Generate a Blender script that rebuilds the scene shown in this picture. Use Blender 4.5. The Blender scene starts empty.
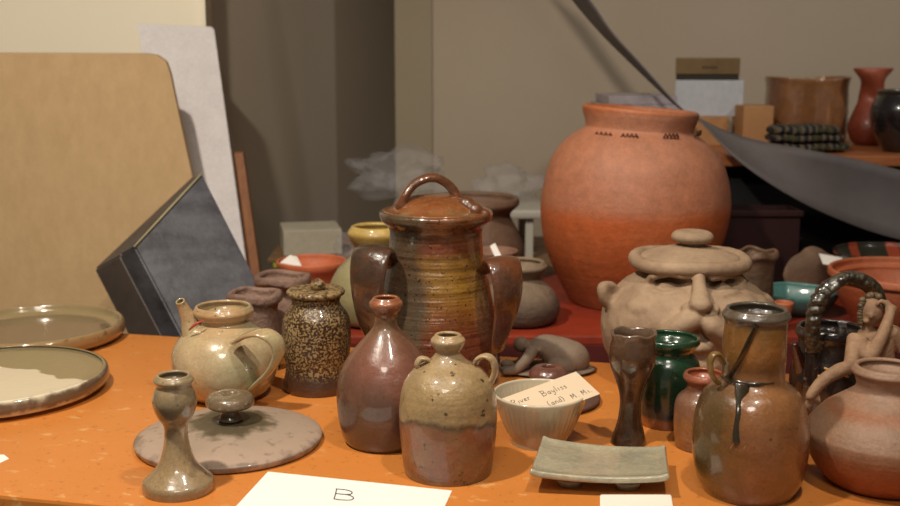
import bpy, bmesh, math, random
from mathutils import Vector, Matrix, noise
random.seed(7)
S = bpy.context.scene
C = S.collection
PI = math.pi
# ------------------------------------------------------------------ camera
F = 1100.0; PITCH = math.radians(10.2); CAMZ = 1.30; T = 0.75
sp, cp = math.sin(PITCH), math.cos(PITCH)
def ray(x, y):
    u = (x-450)/F; v = (253-y)/F
    return Vector((u, cp+v*sp, -sp+v*cp))
def W(x, y, Y):
    d = ray(x, y); t = Y/d.y
    return Vector((0, 0, CAMZ)) + d*t
def G(x, y, z=T):
    d = ray(x, y); t = (z-CAMZ)/d.z
    return Vector((0, 0, CAMZ)) + d*t
def depth(p):
    return p.y*cp + (CAMZ-p.z)*sp
cam_d = bpy.data.cameras.new('camera'); cam = bpy.data.objects.new('camera', cam_d); C.objects.link(cam)
cam.location = (0, 0, CAMZ); cam.rotation_euler = (PI/2-PITCH, 0, 0)
cam_d.sensor_width = 36; cam_d.lens = F/900*36
cam_d.dof.use_dof = True; cam_d.dof.focus_distance = 1.55; cam_d.dof.aperture_fstop = 5.0
S.camera = cam
# ------------------------------------------------------------------ materials
def lin(c):
    return tuple(((v/255)/12.92 if v/255 <= .04045 else ((v/255+.055)/1.055)**2.4) for v in c)+(1,)
class NT:
    def __init__(s, name):
        s.m = bpy.data.materials.new(name); s.m.use_nodes = True
        s.t = s.m.node_tree; s.b = s.t.nodes['Principled BSDF']
        s.tc = s.n('ShaderNodeTexCoord'); s.co = s.tc.outputs['Object']
    def n(s, k, **kw):
        n = s.t.nodes.new(k)
        for a, v in kw.items(): setattr(n, a, v)
        return n
    def l(s, a, b): s.t.links.new(a, b)
    def map(s, scale, loc=(0,0,0)):
        m = s.n('ShaderNodeMapping'); m.inputs['Scale'].default_value = scale; m.inputs['Location'].default_value = loc
        s.l(s.co, m.inputs['Vector']); return m.outputs[0]
    def noise(s, scale, detail=4, rough=.55, vec=None, dist=0):
        n = s.n('ShaderNodeTexNoise'); n.inputs['Scale'].default_value = scale; n.inputs['Detail'].default_value = detail
        n.inputs['Roughness'].default_value = rough; n.inputs['Distortion'].default_value = dist
        s.l(vec or s.co, n.inputs['Vector']); return n.outputs['Fac']
    def ramp(s, fac, stops, interp='LINEAR'):
        r = s.n('ShaderNodeValToRGB'); r.color_ramp.interpolation = interp
        e = r.color_ramp.elements
        while len(e) > 1: e.remove(e[0])
        e[0].position = stops[0][0]; e[0].color = stops[0][1]
        for p, c in stops[1:]:
            k = e.new(p); k.color = c
        s.l(fac, r.inputs[0]); return r.outputs[0]
    def mix(s, fac, a, b, mode='MIX'):
        m = s.n('ShaderNodeMix', data_type='RGBA', blend_type=mode)
        for sock, v in ((m.inputs['Factor'], fac), (m.inputs['A'], a), (m.inputs['B'], b)):
            pass
        for idx, v in ((0, fac), (6, a), (7, b)):
            if hasattr(v, 'links') or isinstance(v, bpy.types.NodeSocket): s.l(v, m.inputs[idx])
            else: m.inputs[idx].default_value = v
        return m.outputs[2]
    def math(s, op, a, b=None, clamp=False):
        m = s.n('ShaderNodeMath', operation=op); m.use_clamp = clamp
        for i, v in enumerate((a, b)):
            if v is None: continue
            if isinstance(v, bpy.types.NodeSocket): s.l(v, m.inputs[i])
            else: m.inputs[i].default_value = v
        return m.outputs[0]
    def bump(s, h, strength, dist=.002):
        b = s.n('ShaderNodeBump'); b.inputs['Strength'].default_value = strength; b.inputs['Distance'].default_value = dist
        s.l(h, b.inputs['Height']); s.l(b.outputs[0], s.b.inputs['Normal']); return b
    def set(s, rough=.5, coat=0, spec=.5, metal=0):
        s.b.inputs['Roughness'].default_value = rough
        s.b.inputs['Coat Weight'].default_value = coat; s.b.inputs['Coat Roughness'].default_value = .08
        s.b.inputs['Specular IOR Level'].default_value = spec; s.b.inputs['Metallic'].default_value = metal
BW = lambda v: (v, v, v, 1)
def ceramic(name, stops, h, mott=None, mottscale=14, mottamt=.5, speck=None, speckscale=160, speckth=.62,
            warp=.12, warpscale=8, rough=.35, coat=0., bump=.25, bumpscale=90, rings=0., ringscale=60, streak=None, streakth=.58, side=None, sideax=(1,0,0), sideoff=0., sidew=.02, spec=.5, specklow=0):
    """stops: [(height fraction, rgb)] up the pot, broken up by noise; mott = second colour in patches; speck = fine flecks;
    streak = colour of vertical glaze runs; side = colour that the kiln flame left on one flank"""
    s = NT(name)
    sep = s.n('ShaderNodeSeparateXYZ'); s.l(s.co, sep.inputs[0])
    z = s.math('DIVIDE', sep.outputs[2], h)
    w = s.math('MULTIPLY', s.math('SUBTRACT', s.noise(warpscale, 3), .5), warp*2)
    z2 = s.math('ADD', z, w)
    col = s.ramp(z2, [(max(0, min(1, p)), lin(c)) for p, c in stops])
    if side:
        dt = s.n('ShaderNodeVectorMath', operation='DOT_PRODUCT'); s.l(s.co, dt.inputs[0]); dt.inputs[1].default_value = sideax
        q = s.math('ADD', s.math('SUBTRACT', dt.outputs['Value'], sideoff), s.math('MULTIPLY', s.math('SUBTRACT', s.noise(12, 4), .5), sidew*3))
        f = s.math('DIVIDE', q, sidew, clamp=True)
        col = s.mix(f, col, lin(side))
    if mott:
        f = s.ramp(s.noise(mottscale, 6, .6), [(.42, BW(0)), (.66, BW(mottamt))])
        col = s.mix(f, col, lin(mott))
    if streak:
        f = s.ramp(s.noise(1, 4, .5, vec=s.map((55, 55, 7))), [(streakth, BW(0)), (streakth+.08, BW(.8))])
        col = s.mix(f, col, lin(streak))
    if speck:
        f = s.ramp(s.noise(speckscale, 2, .5), [(speckth, BW(0)), (speckth+.05, BW(1))])
        if specklow: f = s.math('MULTIPLY', f, s.ramp(z2, [(specklow, BW(0)), (specklow+.1, BW(1))]))
        col = s.mix(f, col, lin(speck))
    v1 = s.ramp(s.noise(34, 6, .7), [(.3, BW(.72)), (.7, BW(1.0))]); v2 = s.ramp(s.noise(260, 3, .6), [(.3, BW(.80)), (.7, BW(1.0))])
    col = s.mix(1.0, s.mix(1.0, col, v1, 'MULTIPLY'), v2, 'MULTIPLY')
    s.l(col, s.b.inputs['Base Color'])
    hgt = s.noise(bumpscale, 5, .6)
    if rings:
        n1 = s.noise(1, 2, .5, vec=s.map((2.5, 2.5, ringscale)))
        hgt = s.math('ADD', hgt, s.math('MULTIPLY', n1, rings))
    s.bump(hgt, min(1, bump*1.7), .004)
    s.set(rough, coat, spec)
    if coat:
        r = s.ramp(s.noise(22, 4), [(.35, BW(rough)), (.7, BW(min(1, rough+.25)))]); s.l(r, s.b.inputs['Roughness'])
    return s.m
def plain(name, c, c2=None, scale=10, rough=.8, bump=.1, bscale=60, coat=0, amt=1., stretch=None, spec=.5, metal=0):
    s = NT(name)
    if c2:
        v = s.map(stretch) if stretch else None
        f = s.noise(scale, 5, .6, vec=v)
        v1 = s.ramp(s.noise(scale*7, 5, .7), [(.3, BW(.84)), (.7, BW(1.0))])
        s.l(s.mix(1.0, s.mix(s.ramp(f, [(.35, BW(0)), (.65, BW(amt))]), lin(c), lin(c2)), v1, 'MULTIPLY'), s.b.inputs['Base Color'])
    else: s.b.inputs['Base Color'].default_value = lin(c)
    if bump: s.bump(s.noise(bscale, 5, .6), bump, .003)
    s.set(rough, coat, spec, metal); return s.m
# ------------------------------------------------------------------ objects
def tag(o, label=None, cat=None, group=None, kind=None):
    if label: o['label'] = label
    if cat: o['category'] = cat
    if group: o['group'] = group
    if kind: o['kind'] = kind
    return o
def empty(name, loc, label, cat, group=None):
    o = bpy.data.objects.new(name, None); C.objects.link(o); o.location = loc; o.empty_display_size = .02
    return tag(o, label, cat, group)
def build(name, bm, mat, parent=None, loc=None, smooth=True, world=False):
    """world=True: bm holds world coordinates; they are made local to parent / loc"""
    me = bpy.data.meshes.new(name)
    org = Vector(loc) if loc is not None else (parent.location.copy() if parent else Vector())
    if parent and parent.parent: org = parent.parent.location.copy()
    if world: bmesh.ops.translate(bm, verts=bm.verts, vec=-org)
    bmesh.ops.recalc_face_normals(bm, faces=bm.faces)
    for f in bm.faces: f.smooth = smooth
    bm.to_mesh(me); bm.free(); me.materials.append(mat)
    o = bpy.data.objects.new(name, me); C.objects.link(o)
    if parent: o.parent = parent
    elif loc is not None: o.location = loc
    return o
def catmull(P, n=5):
    out = []
    for i in range(len(P)-1):
        p0 = P[max(0, i-1)]; p1 = P[i]; p2 = P[i+1]; p3 = P[min(len(P)-1, i+2)]
        for k in range(n):
            t = k/n; t2 = t*t; t3 = t2*t
            out.append(tuple(.5*((2*b)+(-a+c)*t+(2*a-5*b+4*c-d)*t2+(-a+3*b-3*c+d)*t3) for a, b, c, d in zip(p0, p1, p2, p3)))
    out.append(tuple(P[-1])); return out
def lathe(prof, seg=72, wob=0., sx=1., sy=1., lean=(0, 0), bm=None, fn=None, off=(0,0,0)):
    bm = bm or bmesh.new(); rings = []
    ph = random.random()*6
    for r, z in prof:
        if r < 1e-5:
            rings.append([bm.verts.new((off[0]+lean[0]*z, off[1]+lean[1]*z, off[2]+z))]); continue
        ring = []
        for k in range(seg):
            a = 2*PI*k/seg
            rr = r*(1+wob*(math.sin(2*a+ph+z*9)+.5*math.sin(3*a+ph*2-z*14)))
            x, y, zz = rr*math.cos(a)*sx, rr*math.sin(a)*sy, z+wob*.35*r*math.sin(2*a+ph*3)
            if fn: x, y, zz = fn(x, y, zz, a)
            ring.append(bm.verts.new((off[0]+x+lean[0]*z, off[1]+y+lean[1]*z, off[2]+zz)))
        rings.append(ring)
    for A, B in zip(rings, rings[1:]):
        if len(A) == 1 and len(B) == 1: continue
        for k in range(seg):
            k2 = (k+1) % seg
            if len(A) == 1: bm.faces.new((A[0], B[k2], B[k]))
            elif len(B) == 1: bm.faces.new((A[k], A[k2], B[0]))
            else: bm.faces.new((A[k], A[k2], B[k2], B[k]))
    return bm
def px_rows(cx, Y, rows, z0=T):
    """(half width px, px y) measured round the axis at depth Y -> (radius, height above z0) in metres, base first"""
    out = []
    for hw, y in rows:
        p = W(cx, y, Y); out.append((hw/F*depth(p), p.z-z0))
    return out[::-1]
def hollow(outer, t=.006, floor=.01, rimr=None, down=None):
    """closed wall profile: outer rows base first, the last one the rim"""
    rb = outer[0][0]
    o = [(r, z) for r, z in outer]; o[0] = (rb, 0.0)
    sm = catmull(o, 5)
    h = o[-1][1]; rt = sm[-1][0]
    prof = [(0, .0015), (rb*.86, .0015), (rb*.93, 0)] + sm
    e = t*.5
    prof += [(rt-e*.3, h+e*.7), (rt-e, h+e), (rt-e*1.7, h+e*.7)]
    lo = down if down is not None else floor
    inner = [(max(.002, r-t), z) for r, z in sm if z > lo][::-1]
    prof += inner
    prof += [(max(.0015, inner[-1][0]*.75), lo), (0, lo)]
    return prof
def tube(pts, rad, seg=16, flat=1., binorm=None, n=6, bm=None, caps=True, knob=0.):
    """swept rod; rad a number or a list; flat = thickness / width of a strap whose width lies along binorm"""
    bm = bm or bmesh.new()
    rad = rad if isinstance(rad, (list, tuple)) else [rad]*len(pts)
    Q = catmull([tuple(p)+(r,) for p, r in zip(pts, rad)], n)
    P = [Vector(q[:3]) for q in Q]; R = [q[3] for q in Q]
    up = Vector(binorm) if binorm is not None else Vector((.13, .97, .21))
    rings = []
    for i, p in enumerate(P):
        t = (P[min(i+1, len(P)-1)]-P[max(0, i-1)]).normalized()
        b = (up-t*up.dot(t)); b = b.normalized() if b.length > 1e-4 else t.orthogonal().normalized()
        nrm = t.cross(b)
        ring = []
        for k in range(seg):
            a = 2*PI*k/seg
            rr = R[i]*(1+knob*math.sin(i*2.1+k*.9))
            ring.append(bm.verts.new(p+b*math.cos(a)*rr+nrm*math.sin(a)*rr*flat))
        rings.append(ring)
    for A, B in zip(rings, rings[1:]):
        for k in range(seg):
            k2 = (k+1) % seg; bm.faces.new((A[k], A[k2], B[k2], B[k]))
    if caps: bm.faces.new(rings[0][::-1]); bm.faces.new(rings[-1])
    return bm
def ball(bm, c, r, sub=3, rot=None):
    m = Matrix.Translation(Vector(c)) @ (rot.to_4x4() if rot else Matrix()) @ Matrix.Diagonal((*(r if isinstance(r, (tuple, list)) else (r, r, r)), 1))
    bmesh.ops.create_icosphere(bm, subdivisions=sub, radius=1, matrix=m); return bm
def remesh(o, vox, smooth=6, f=.6):
    m = o.modifiers.new('remesh', 'REMESH'); m.mode = 'VOXEL'; m.voxel_size = vox; m.use_smooth_shade = True
    if smooth:
        s = o.modifiers.new('smooth', 'SMOOTH'); s.iterations = smooth; s.factor = f
    return o
def box(bm, c, s, rotz=0, bev=0., rot=None):
    m = Matrix.Translation(Vector(c)) @ (rot.to_4x4() if rot else Matrix.Rotation(rotz, 4, 'Z')) @ Matrix.Diagonal((*s, 1))
    r = bmesh.ops.create_cube(bm, size=1, matrix=m)
    if bev: bmesh.ops.bevel(bm, geom=list({e for v in r['verts'] for e in v.link_edges}), offset=bev, segments=2, affect='EDGES', profile=.6)
    return bm
def slab(pts, thick, bm=None, bev=0.):
    """polygon of world points given thickness along -normal"""
    bm = bm or bmesh.new()
    A = [bm.verts.new(p) for p in pts]; B = [bm.verts.new(Vector(p)+Vector(thick)) for p in pts]
    n = len(A); fs = [bm.faces.new(A), bm.faces.new(B[::-1])]
    for i in range(n): fs.append(bm.faces.new((A[i], B[i], B[(i+1) % n], A[(i+1) % n])))
    if bev: bmesh.ops.bevel(bm, geom=list({e for f in fs for e in f.edges}), offset=bev, segments=2, affect='EDGES')
    return bm
def shake(bm, amp, freq, seed=0):
    bm.normal_update()
    for v in bm.verts:
        v.co += v.normal*amp*noise.noise(v.co*freq+Vector((seed, seed*2.3, -seed)))
    return bm
def vessel(name, cx, Y, rows, mat, label, cat, z0=T, t=.006, down=None, wob=.006, lean=(0, 0), group=None, seg=80, fn=None, asroot=True, sx=1, sy=1, amp=0.):
    """rows top first; last = base.  Returns (root, scaled rows). asroot False: Empty root with a body child."""
    base = W(cx, (rows[0][1]+rows[-1][1])/2, Y); loc = Vector((base.x, Y, z0))
    o = px_rows(cx, Y, rows, z0)
    bm = lathe(hollow(o, t, down=down), seg, wob, sx, sy, lean, fn=fn)
    if amp: shake(bm, amp, 30, cx)
    if asroot:
        ob = build(name, bm, mat, loc=loc); tag(ob, label, cat, group); return ob, o
    root = empty(name, loc, label, cat, group)
    return root, o, build('body', bm, mat, root)

# ------------------------------------------------------------------ room
def wallmat(name, c, c2):
    s = NT(name)
    s.l(s.mix(s.ramp(s.noise(1.7, 4), [(.35, BW(0)), (.65, BW(.6))]), lin(c), lin(c2)), s.b.inputs['Base Color'])
    s.bump(s.noise(160, 3), .08, .002); s.set(.85); return s.m
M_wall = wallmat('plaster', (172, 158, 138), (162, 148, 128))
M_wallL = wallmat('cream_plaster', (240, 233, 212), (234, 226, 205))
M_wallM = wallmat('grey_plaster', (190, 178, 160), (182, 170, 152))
def structure(name, bm, m, smooth=False):
    o = build(name, bm, m, smooth=smooth); return tag(o, kind='structure')
def wall(name, a, b, m, th=.1, z1=2.9):
    a, b = Vector(a), Vector(b); d = (b-a); n = Vector((-d.y, d.x)).normalized()*th
    bm = slab([(a.x, a.y, 0), (b.x, b.y, 0), (b.x+n.x, b.y+n.y, 0), (a.x+n.x, a.y+n.y, 0)], (0, 0, z1))
    return structure(name, bm, m)
XA = W(204, 12, 3.05).x; XB = W(395, 60, 3.70).x; XC = W(432, 60, 3.70).x
wall('wall_left', (-2.4, 3.05), (XA, 3.05), M_wallL)
XE = W(400, 60, 4.5).x
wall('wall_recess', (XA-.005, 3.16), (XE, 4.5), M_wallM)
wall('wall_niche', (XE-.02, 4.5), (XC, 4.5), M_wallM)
wall('wall_back', (XC-.002, 3.712), (2.8, 3.712), M_wall)
wall('wall_right', (2.8, 3.9), (2.8, -1.6), M_wall)
wall('wall_side', (-2.4, -1.6), (-2.4, 3.1), M_wall)
bm = bmesh.new(); box(bm, ((XB+XC)/2, 4.09, 1.45), (XC-XB, .78, 2.9))
structure('trim_1', bm, wallmat('pilaster_plaster', (152, 140, 118), (144, 132, 110)))
bm = bmesh.new(); box(bm, (XA+.004, 3.035, 1.45), (.012, .03, 2.9)); structure('trim_2', bm, M_wallL)
bm = bmesh.new(); box(bm, (.2, 1.1, -.05), (5.4, 5.6, .1)); structure('floor', bm, plain('concrete', (110, 100, 90), (90, 82, 74), 4, .7))
bm = bmesh.new(); box(bm, (.2, 1.1, 2.95), (5.4, 5.6, .1)); structure('ceiling', bm, plain('ceiling_paint', (205, 200, 190), None, rough=.9))

# ------------------------------------------------------------------ tables
s = NT('orange_paint')
col = s.mix(s.ramp(s.noise(2.5, 5), [(.35, BW(0)), (.7, BW(.6))]), lin((204, 130, 62)), lin((190, 114, 48)))
f = s.ramp(s.noise(24, 5, .62, vec=s.map((1, 1.6, 1))), [(.60, BW(0)), (.66, BW(.6))])
f2 = s.ramp(s.noise(2.2, 2), [(.36, BW(0)), (.52, BW(1))])
col = s.mix(s.math('MULTIPLY', f, f2), col, lin((222, 176, 116)))
f = s.ramp(s.noise(110, 3), [(.64, BW(0)), (.68, BW(.45))])
col = s.mix(f, col, lin((140, 84, 40)))
s.l(col, s.b.inputs['Base Color']); s.bump(s.noise(70, 4), .12, .002); s.set(.36); M_table = s.m
RZ = math.radians(-12.8)
ex = Vector((math.cos(RZ), math.sin(RZ), 0)); ey = Vector((-math.sin(RZ), math.cos(RZ), 0))
pb = G(125, 333); pf = G(0, 495)
dep = (pb-pf).dot(ey)
c0 = pb - ey*dep/2
mid = c0 + ex*((-.05-c0.x)/ex.x)
M_steel = plain('dark_steel', (60, 58, 56), None, rough=.45, metal=.8)
def trestle(name, label, c, w, d, rz, mt, top=T, th=.022, cat='table', leg=M_steel):
    root = empty(name, (c[0], c[1], 0), label, cat); root.rotation_euler[2] = rz
    bm = bmesh.new(); box(bm, (0, 0, top-th/2), (w, d, th), bev=.005); build('tabletop', bm, mt, root, smooth=False)
    for sx in (-1, 1):
        for sy in (-1, 1):
            bm = tube([(sx*(w/2-.12), sy*(d/2-.07), top-th), (sx*(w/2-.12), sy*(d/2-.07), 0)], .014, 12, n=2)
            build('leg', bm, leg, root)
        bm = tube([(sx*(w/2-.12), -(d/2-.07), .3), (sx*(w/2-.12), d/2-.07, .3)], .01, 10, binorm=(0,0,1), n=2); build('stretcher', bm, leg, root)
    return root
trestle('display_table', 'long orange painted table top carrying the front pottery', (mid.x, mid.y), 1.86, dep, RZ, M_table)
M_red = plain('red_lacquer', (150, 50, 22), (116, 36, 18), 6, .6)
M_skirt = plain('dark_red_cloth', (92, 20, 16), (70, 14, 12), 8, .9, .3, 200)
rt = trestle('side_table', 'red topped table with dark red skirt behind the orange table', (.44, 2.445), 1.62, .63, 0, M_red)
bm = bmesh.new(); box(bm, (0, -.319, .59), (1.62, .006, .28)); build('skirt', bm, M_skirt, rt, smooth=False)
trestle('back_table', 'pale wood table under the plastic bags near the back wall', (0., 3.06), .82, .58, 0, plain('pale_wood', (150, 120, 90), (120, 90, 62), 5, .6, stretch=(1, 8, 8)))
P1 = W(134.5, 247, 2.27); P2 = W(202, 174, 2.42); L = W(181, 335, 2.20)
b = (L-P1); b = b*((.63-P1.z)/b.z)
R0 = W(254, 276, 2.33); rdir = (R0-P2); R1 = P2+rdir*(b.length/rdir.length)
P0 = W(93, 269, 2.40); P3 = W(193, 175, 2.50)
n1 = (P0-P1); n2 = (P3-P2)
BZ = min(p.z for p in (R1, R1+n2, P1+b, P1+b+n1))-.004
trestle('low_bench', 'low wooden bench behind the table carrying the leaning boards', (-.96, 2.53), 1.08, .74, 0, plain('bench_wood', (110, 78, 48), (90, 62, 38), 5, .7), top=BZ, cat='bench')
# ------------------------------------------------------------------ left backdrop
def onplane(px, py, Yt, Yb):
    """point seen at (px,py) on a sheet that leans from depth Yb at bench height to depth Yt at z=1.35"""
    Y = Yb
    for _ in range(30):
        p = W(px, py, Y); Y = Yb+(Yt-Yb)*(p.z-BZ)/(1.35-BZ)
    return W(px, py, Y)
def bench_pt(px, Yt, Yb):
    lo, hi = 200., 700.
    for _ in range(50):
        m = (lo+hi)/2
        if onplane(px, m, Yt, Yb).z > BZ+.001: lo = m
        else: hi = m
    return onplane(px, lo, Yt, Yb)
a = (2.70, 2.56)
pts = [bench_pt(-70, *a), onplane(-70, 53, *a), onplane(148, 54, *a), onplane(158, 56, *a), onplane(166, 62, *a), onplane(170, 73, *a),
       onplane(181, 125, *a), onplane(193, 180, *a), bench_pt(236, *a)]
s = NT('fibreboard')
s.l(s.mix(s.ramp(s.noise(30, 6, .7, vec=s.map((1, 1, .5))), [(.3, BW(0)), (.7, BW(1))]), lin((192, 162, 120)), lin((180, 150, 108))), s.b.inputs['Base Color'])
s.bump(s.noise(60, 6, .7), .35, .003); s.set(.75)
o = build('fibreboard_sheet', slab(pts, (0, .016, .002)), s.m, smooth=False); tag(o, 'tan fibreboard sheet with rounded corner leaning at the far left', 'board')
a = (2.93, 2.72)
pts = [bench_pt(196, *a), onplane(137, 24, *a), onplane(211, 27, *a), onplane(214, 30, *a), onplane(246, 262, *a), bench_pt(262, *a)]
o = build('foam_board', slab(pts, (0, .010, .001)), plain('foam_white', (226, 223, 224), (218, 214, 217), 20, .7), smooth=False)
tag(o, 'white foam board leaning against the cream wall', 'board')
a = (2.975, 2.77)
pts = [bench_pt(258, *a), onplane(233, 153, *a), onplane(243, 153, *a), bench_pt(270, *a)]
o = build('wooden_strip', slab(pts, (0, .018, .002)), plain('strip_wood', (150, 96, 52), (128, 78, 40), 6, .6, stretch=(12, 12, 1)), smooth=False)
tag(o, 'narrow brown wooden strip standing behind the white foam board', 'wood strip')
# dark portfolio box, tilted on its corner
root = empty('portfolio_box', (P1.x, P1.y, BZ), 'slate grey portfolio box tilted on its corner against the fibreboard', 'box')
def hexa(F4, B4, bev=.004):
    bm = bmesh.new(); A = [bm.verts.new(p) for p in F4]; B = [bm.verts.new(p) for p in B4]
    bm.faces.new(A); bm.faces.new(B[::-1])
    for i in range(4): bm.faces.new((A[i], B[i], B[(i+1) % 4], A[(i+1) % 4]))
    bmesh.ops.recalc_face_normals(bm, faces=bm.faces)
    bmesh.ops.bevel(bm, geom=bm.edges[:], offset=bev, segments=2, affect='EDGES'); return bm
M_slate = plain('slate_cloth', (82, 84, 92), (48, 49, 56), 11, .5, .5, 40, stretch=(1, 1, 2.2))
M_slate2 = plain('slate_side', (92, 82, 76), (76, 68, 64), 9, .6, .3, 40)
def q(k0, k1, ins=0.):
    c = []
    for p, nn in ((P1, n1), (P2, n2), (R1, n2), (P1+b, n1)):
        c.append((p+nn*k0, p+nn*k1))
    F4 = [x[0] for x in c]; B4 = [x[1] for x in c]
    if ins:
        m = sum(F4, Vector())/4; F4 = [x+(m-x)*ins for x in F4]; m = sum(B4, Vector())/4; B4 = [x+(m-x)*ins for x in B4]
    return F4, B4
build('lid', hexa(*q(0, .36)), M_slate, root, world=True, smooth=False)
build('base', hexa(*q(.37, 1.0, .012)), M_slate2, root, world=True, smooth=False)
build('edge_binding', tube([P1+Vector((0, -.003, .001)), P2+Vector((0, -.003, .001))], .0022, 8, n=2), plain('worn_edge', (166, 158, 120), None), root, world=True)
# ------------------------------------------------------------------ things on the back table
BB = W(310, 255, 2.93)
zs = T
bm = bmesh.new(); box(bm, (-.335, 2.95, T+.007), (.27, .22, .014), .05, .003)
o = build('document_folder', bm, plain('yellow_card', (170, 160, 40), (150, 140, 30), 8), smooth=False); tag(o, 'yellow green folder at the bottom of the pile under white box', 'folder')
bm = bmesh.new(); box(bm, (-.34, 2.95, T+.0205), (.28, .23, .012), .02, .003)
o = build('brown_board', bm, plain('brown_panel', (120, 92, 62), (100, 76, 50), 8), smooth=False); tag(o, 'flat brown panel lying between yellow folder and white box', 'board')
bx = W(279, 255, 2.87); bx2 = W(326, 255, 2.87)
hh = W(300, 230, 2.87).z-(T+.0275)
bm = bmesh.new(); box(bm, ((bx.x+bx2.x)/2+.012, 2.95, T+.0270+hh/2), (bx2.x-bx.x+.03, .155, hh), math.radians(12), .003)
o = build('carton', bm, plain('white_card', (176, 170, 152), (168, 162, 144), 8), smooth=False); tag(o, 'small off-white carton on the pile behind the terracotta bowl', 'box')
# riser
rz_ = W(520, 207, 3.0).z
rr = empty('shelf_riser', (.07, 3.12, T), 'pale plastic shelf riser standing between brown pot and big terracotta jar', 'shelf')
M_plast = plain('pale_plastic', (172, 168, 158), None, rough=.5, bump=0)
xr = W(546, 210, 2.97).x
bm = bmesh.new(); box(bm, (xr/2-.08-.07, 0, rz_-T-.0125), (xr+.16, .36, .025), bev=.008); build('top', bm, M_plast, rr, smooth=False)
for x in (-.20, xr-.115):
    for y in (-.15, .15):
        bm = bmesh.new(); box(bm, (x, y, (rz_-T-.025)/2), (.022, .022, rz_-T-.025), bev=.003); build('leg', bm, M_plast, rr, smooth=False)
# plastic bags
s = NT('clear_plastic')
s.b.inputs['Base Color'].default_value = lin((190, 190, 195)); s.set(.3)
s.b.inputs['Alpha'].default_value = .17; s.bump(s.noise(18, 5), .8, .02); M_bag = s.m
def bag(name, c, r, seed, label):
    bm = bmesh.new(); bmesh.ops.create_icosphere(bm, subdivisions=4, radius=1)
    for v in bm.verts:
        d = v.co.normalized()
        k = .85+.55*noise.noise(d*1.5+Vector((seed, 0, 0)))+.30*(.5-abs(noise.noise(d*2.6+Vector((0, seed, 0)))))+.10*noise.noise(d*6)
        v.co = Vector((d.x*r[0]*k, d.y*r[1]*k, max(-r[2], d.z*r[2]*k)))
    o = build(name, bm, M_bag, loc=c, smooth=True); tag(o, label, 'plastic bag'); return o
zr = rz_
bag('plastic_bag', (W(398, 175, 3.1).x, 3.12, zr+.076), (.155, .10, .072), 3.1, 'crumpled clear plastic bag behind the big brown jar handle')
bag('plastic_bag', (W(515, 180, 3.15).x-.02, 3.14, zr+.052), (.09, .08, .05), 8.4, 'crumpled clear plastic bag next to the large terracotta jar')
bag('plastic_bag', (W(358, 225, 2.8).x, 2.76, T+.062), (.05, .045, .060), 12.7, 'crumpled clear plastic bag between white carton and yellow rimmed jar')

# ------------------------------------------------------------------ back pots (red table)
m = ceramic('terracotta_bowl', [(0, (190, 90, 50)), (1, (214, 118, 78))], .08, rough=.6, bump=.15)
tb, o = vessel('terracotta_bowl', 312, 2.5, [(35, 261), (34, 266), (28, 276), (24, 296)], m, 'wide terracotta bowl with a white tag inside, behind the unglazed pots', 'bowl', t=.006)[:2]
bm = slab([W(280, 263, 2.47), W(290, 255.5, 2.50), W(297, 257, 2.50), W(302, 267, 2.45)], (0, .0, .0012))
M_paper = plain('paper', (238, 236, 230), None, rough=.8, bump=0)
o = build('price_tag', bm, M_paper, world=True, loc=W(290, 262, 2.48), smooth=False); tag(o, 'white paper tag lying in the terracotta bowl', 'tag')
m = ceramic('yellow_rim_jar', [(0, (150, 140, 100)), (.70, (176, 168, 124)), (.80, (160, 130, 66)), (.86, (206, 174, 96)), (1, (210, 180, 104))], .225, warp=.03, rough=.3, coat=.4)
vessel('glazed_jar', 377, 2.25, [(26, 228), (29, 233), (27, 240), (22, 247), (26, 256), (40, 270), (49, 292), (44, 315), (32, 326)], m, 'pale green jar with mustard yellow rim, behind the big lidded jar', 'jar', t=.011)
m = ceramic('brown_matte', [(0, (112, 84, 66)), (.8, (128, 98, 78)), (.86, (140, 70, 40)), (1, (150, 112, 84))], .30, mott=(100, 76, 60), rough=.65, bump=.3, rings=.6)
vessel('clay_pot', 472, 2.60, [(47, 199), (47, 204), (40, 211), (39, 217), (47, 232), (53, 252), (46, 275), (34, 288)], m, 'matte brown clay pot with orange stained rim, behind big lidded jar', 'pot', t=.012)
m = ceramic('pinkish_clay', [(0, (120, 92, 74)), (1, (150, 112, 90))], .1, rough=.7)
vessel('clay_bowl', 494, 2.41, [(24, 251), (22, 256), (14, 272), (12, 303)], m, 'small pinkish clay bowl between brown pot and lidded jar', 'bowl')
bm = slab([W(490, 246, 2.36), W(495, 243, 2.36), W(503, 259, 2.34), W(497, 262, 2.34)], (0, .001, 0))
o = build('price_tag', bm, M_paper, world=True, loc=W(496, 250, 2.35), smooth=False); tag(o, 'white paper tag sticking up from the small pinkish bowl', 'tag')
m = ceramic('grey_matte', [(0, (96, 76, 62)), (.35, (104, 84, 70)), (.5, (134, 114, 94)), (1, (150, 130, 106))], .14, warp=.1, rough=.8, bump=.5, bumpscale=60, rings=.5)
vessel('clay_jar', 520, 2.245, [(25, 263), (27, 267), (20, 275), (20, 279), (32, 288), (40, 304), (36, 318), (28, 324)], m, 'matte grey-brown clay jar right of the big lidded jar, below terracotta jar', 'jar', t=.009)
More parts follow.
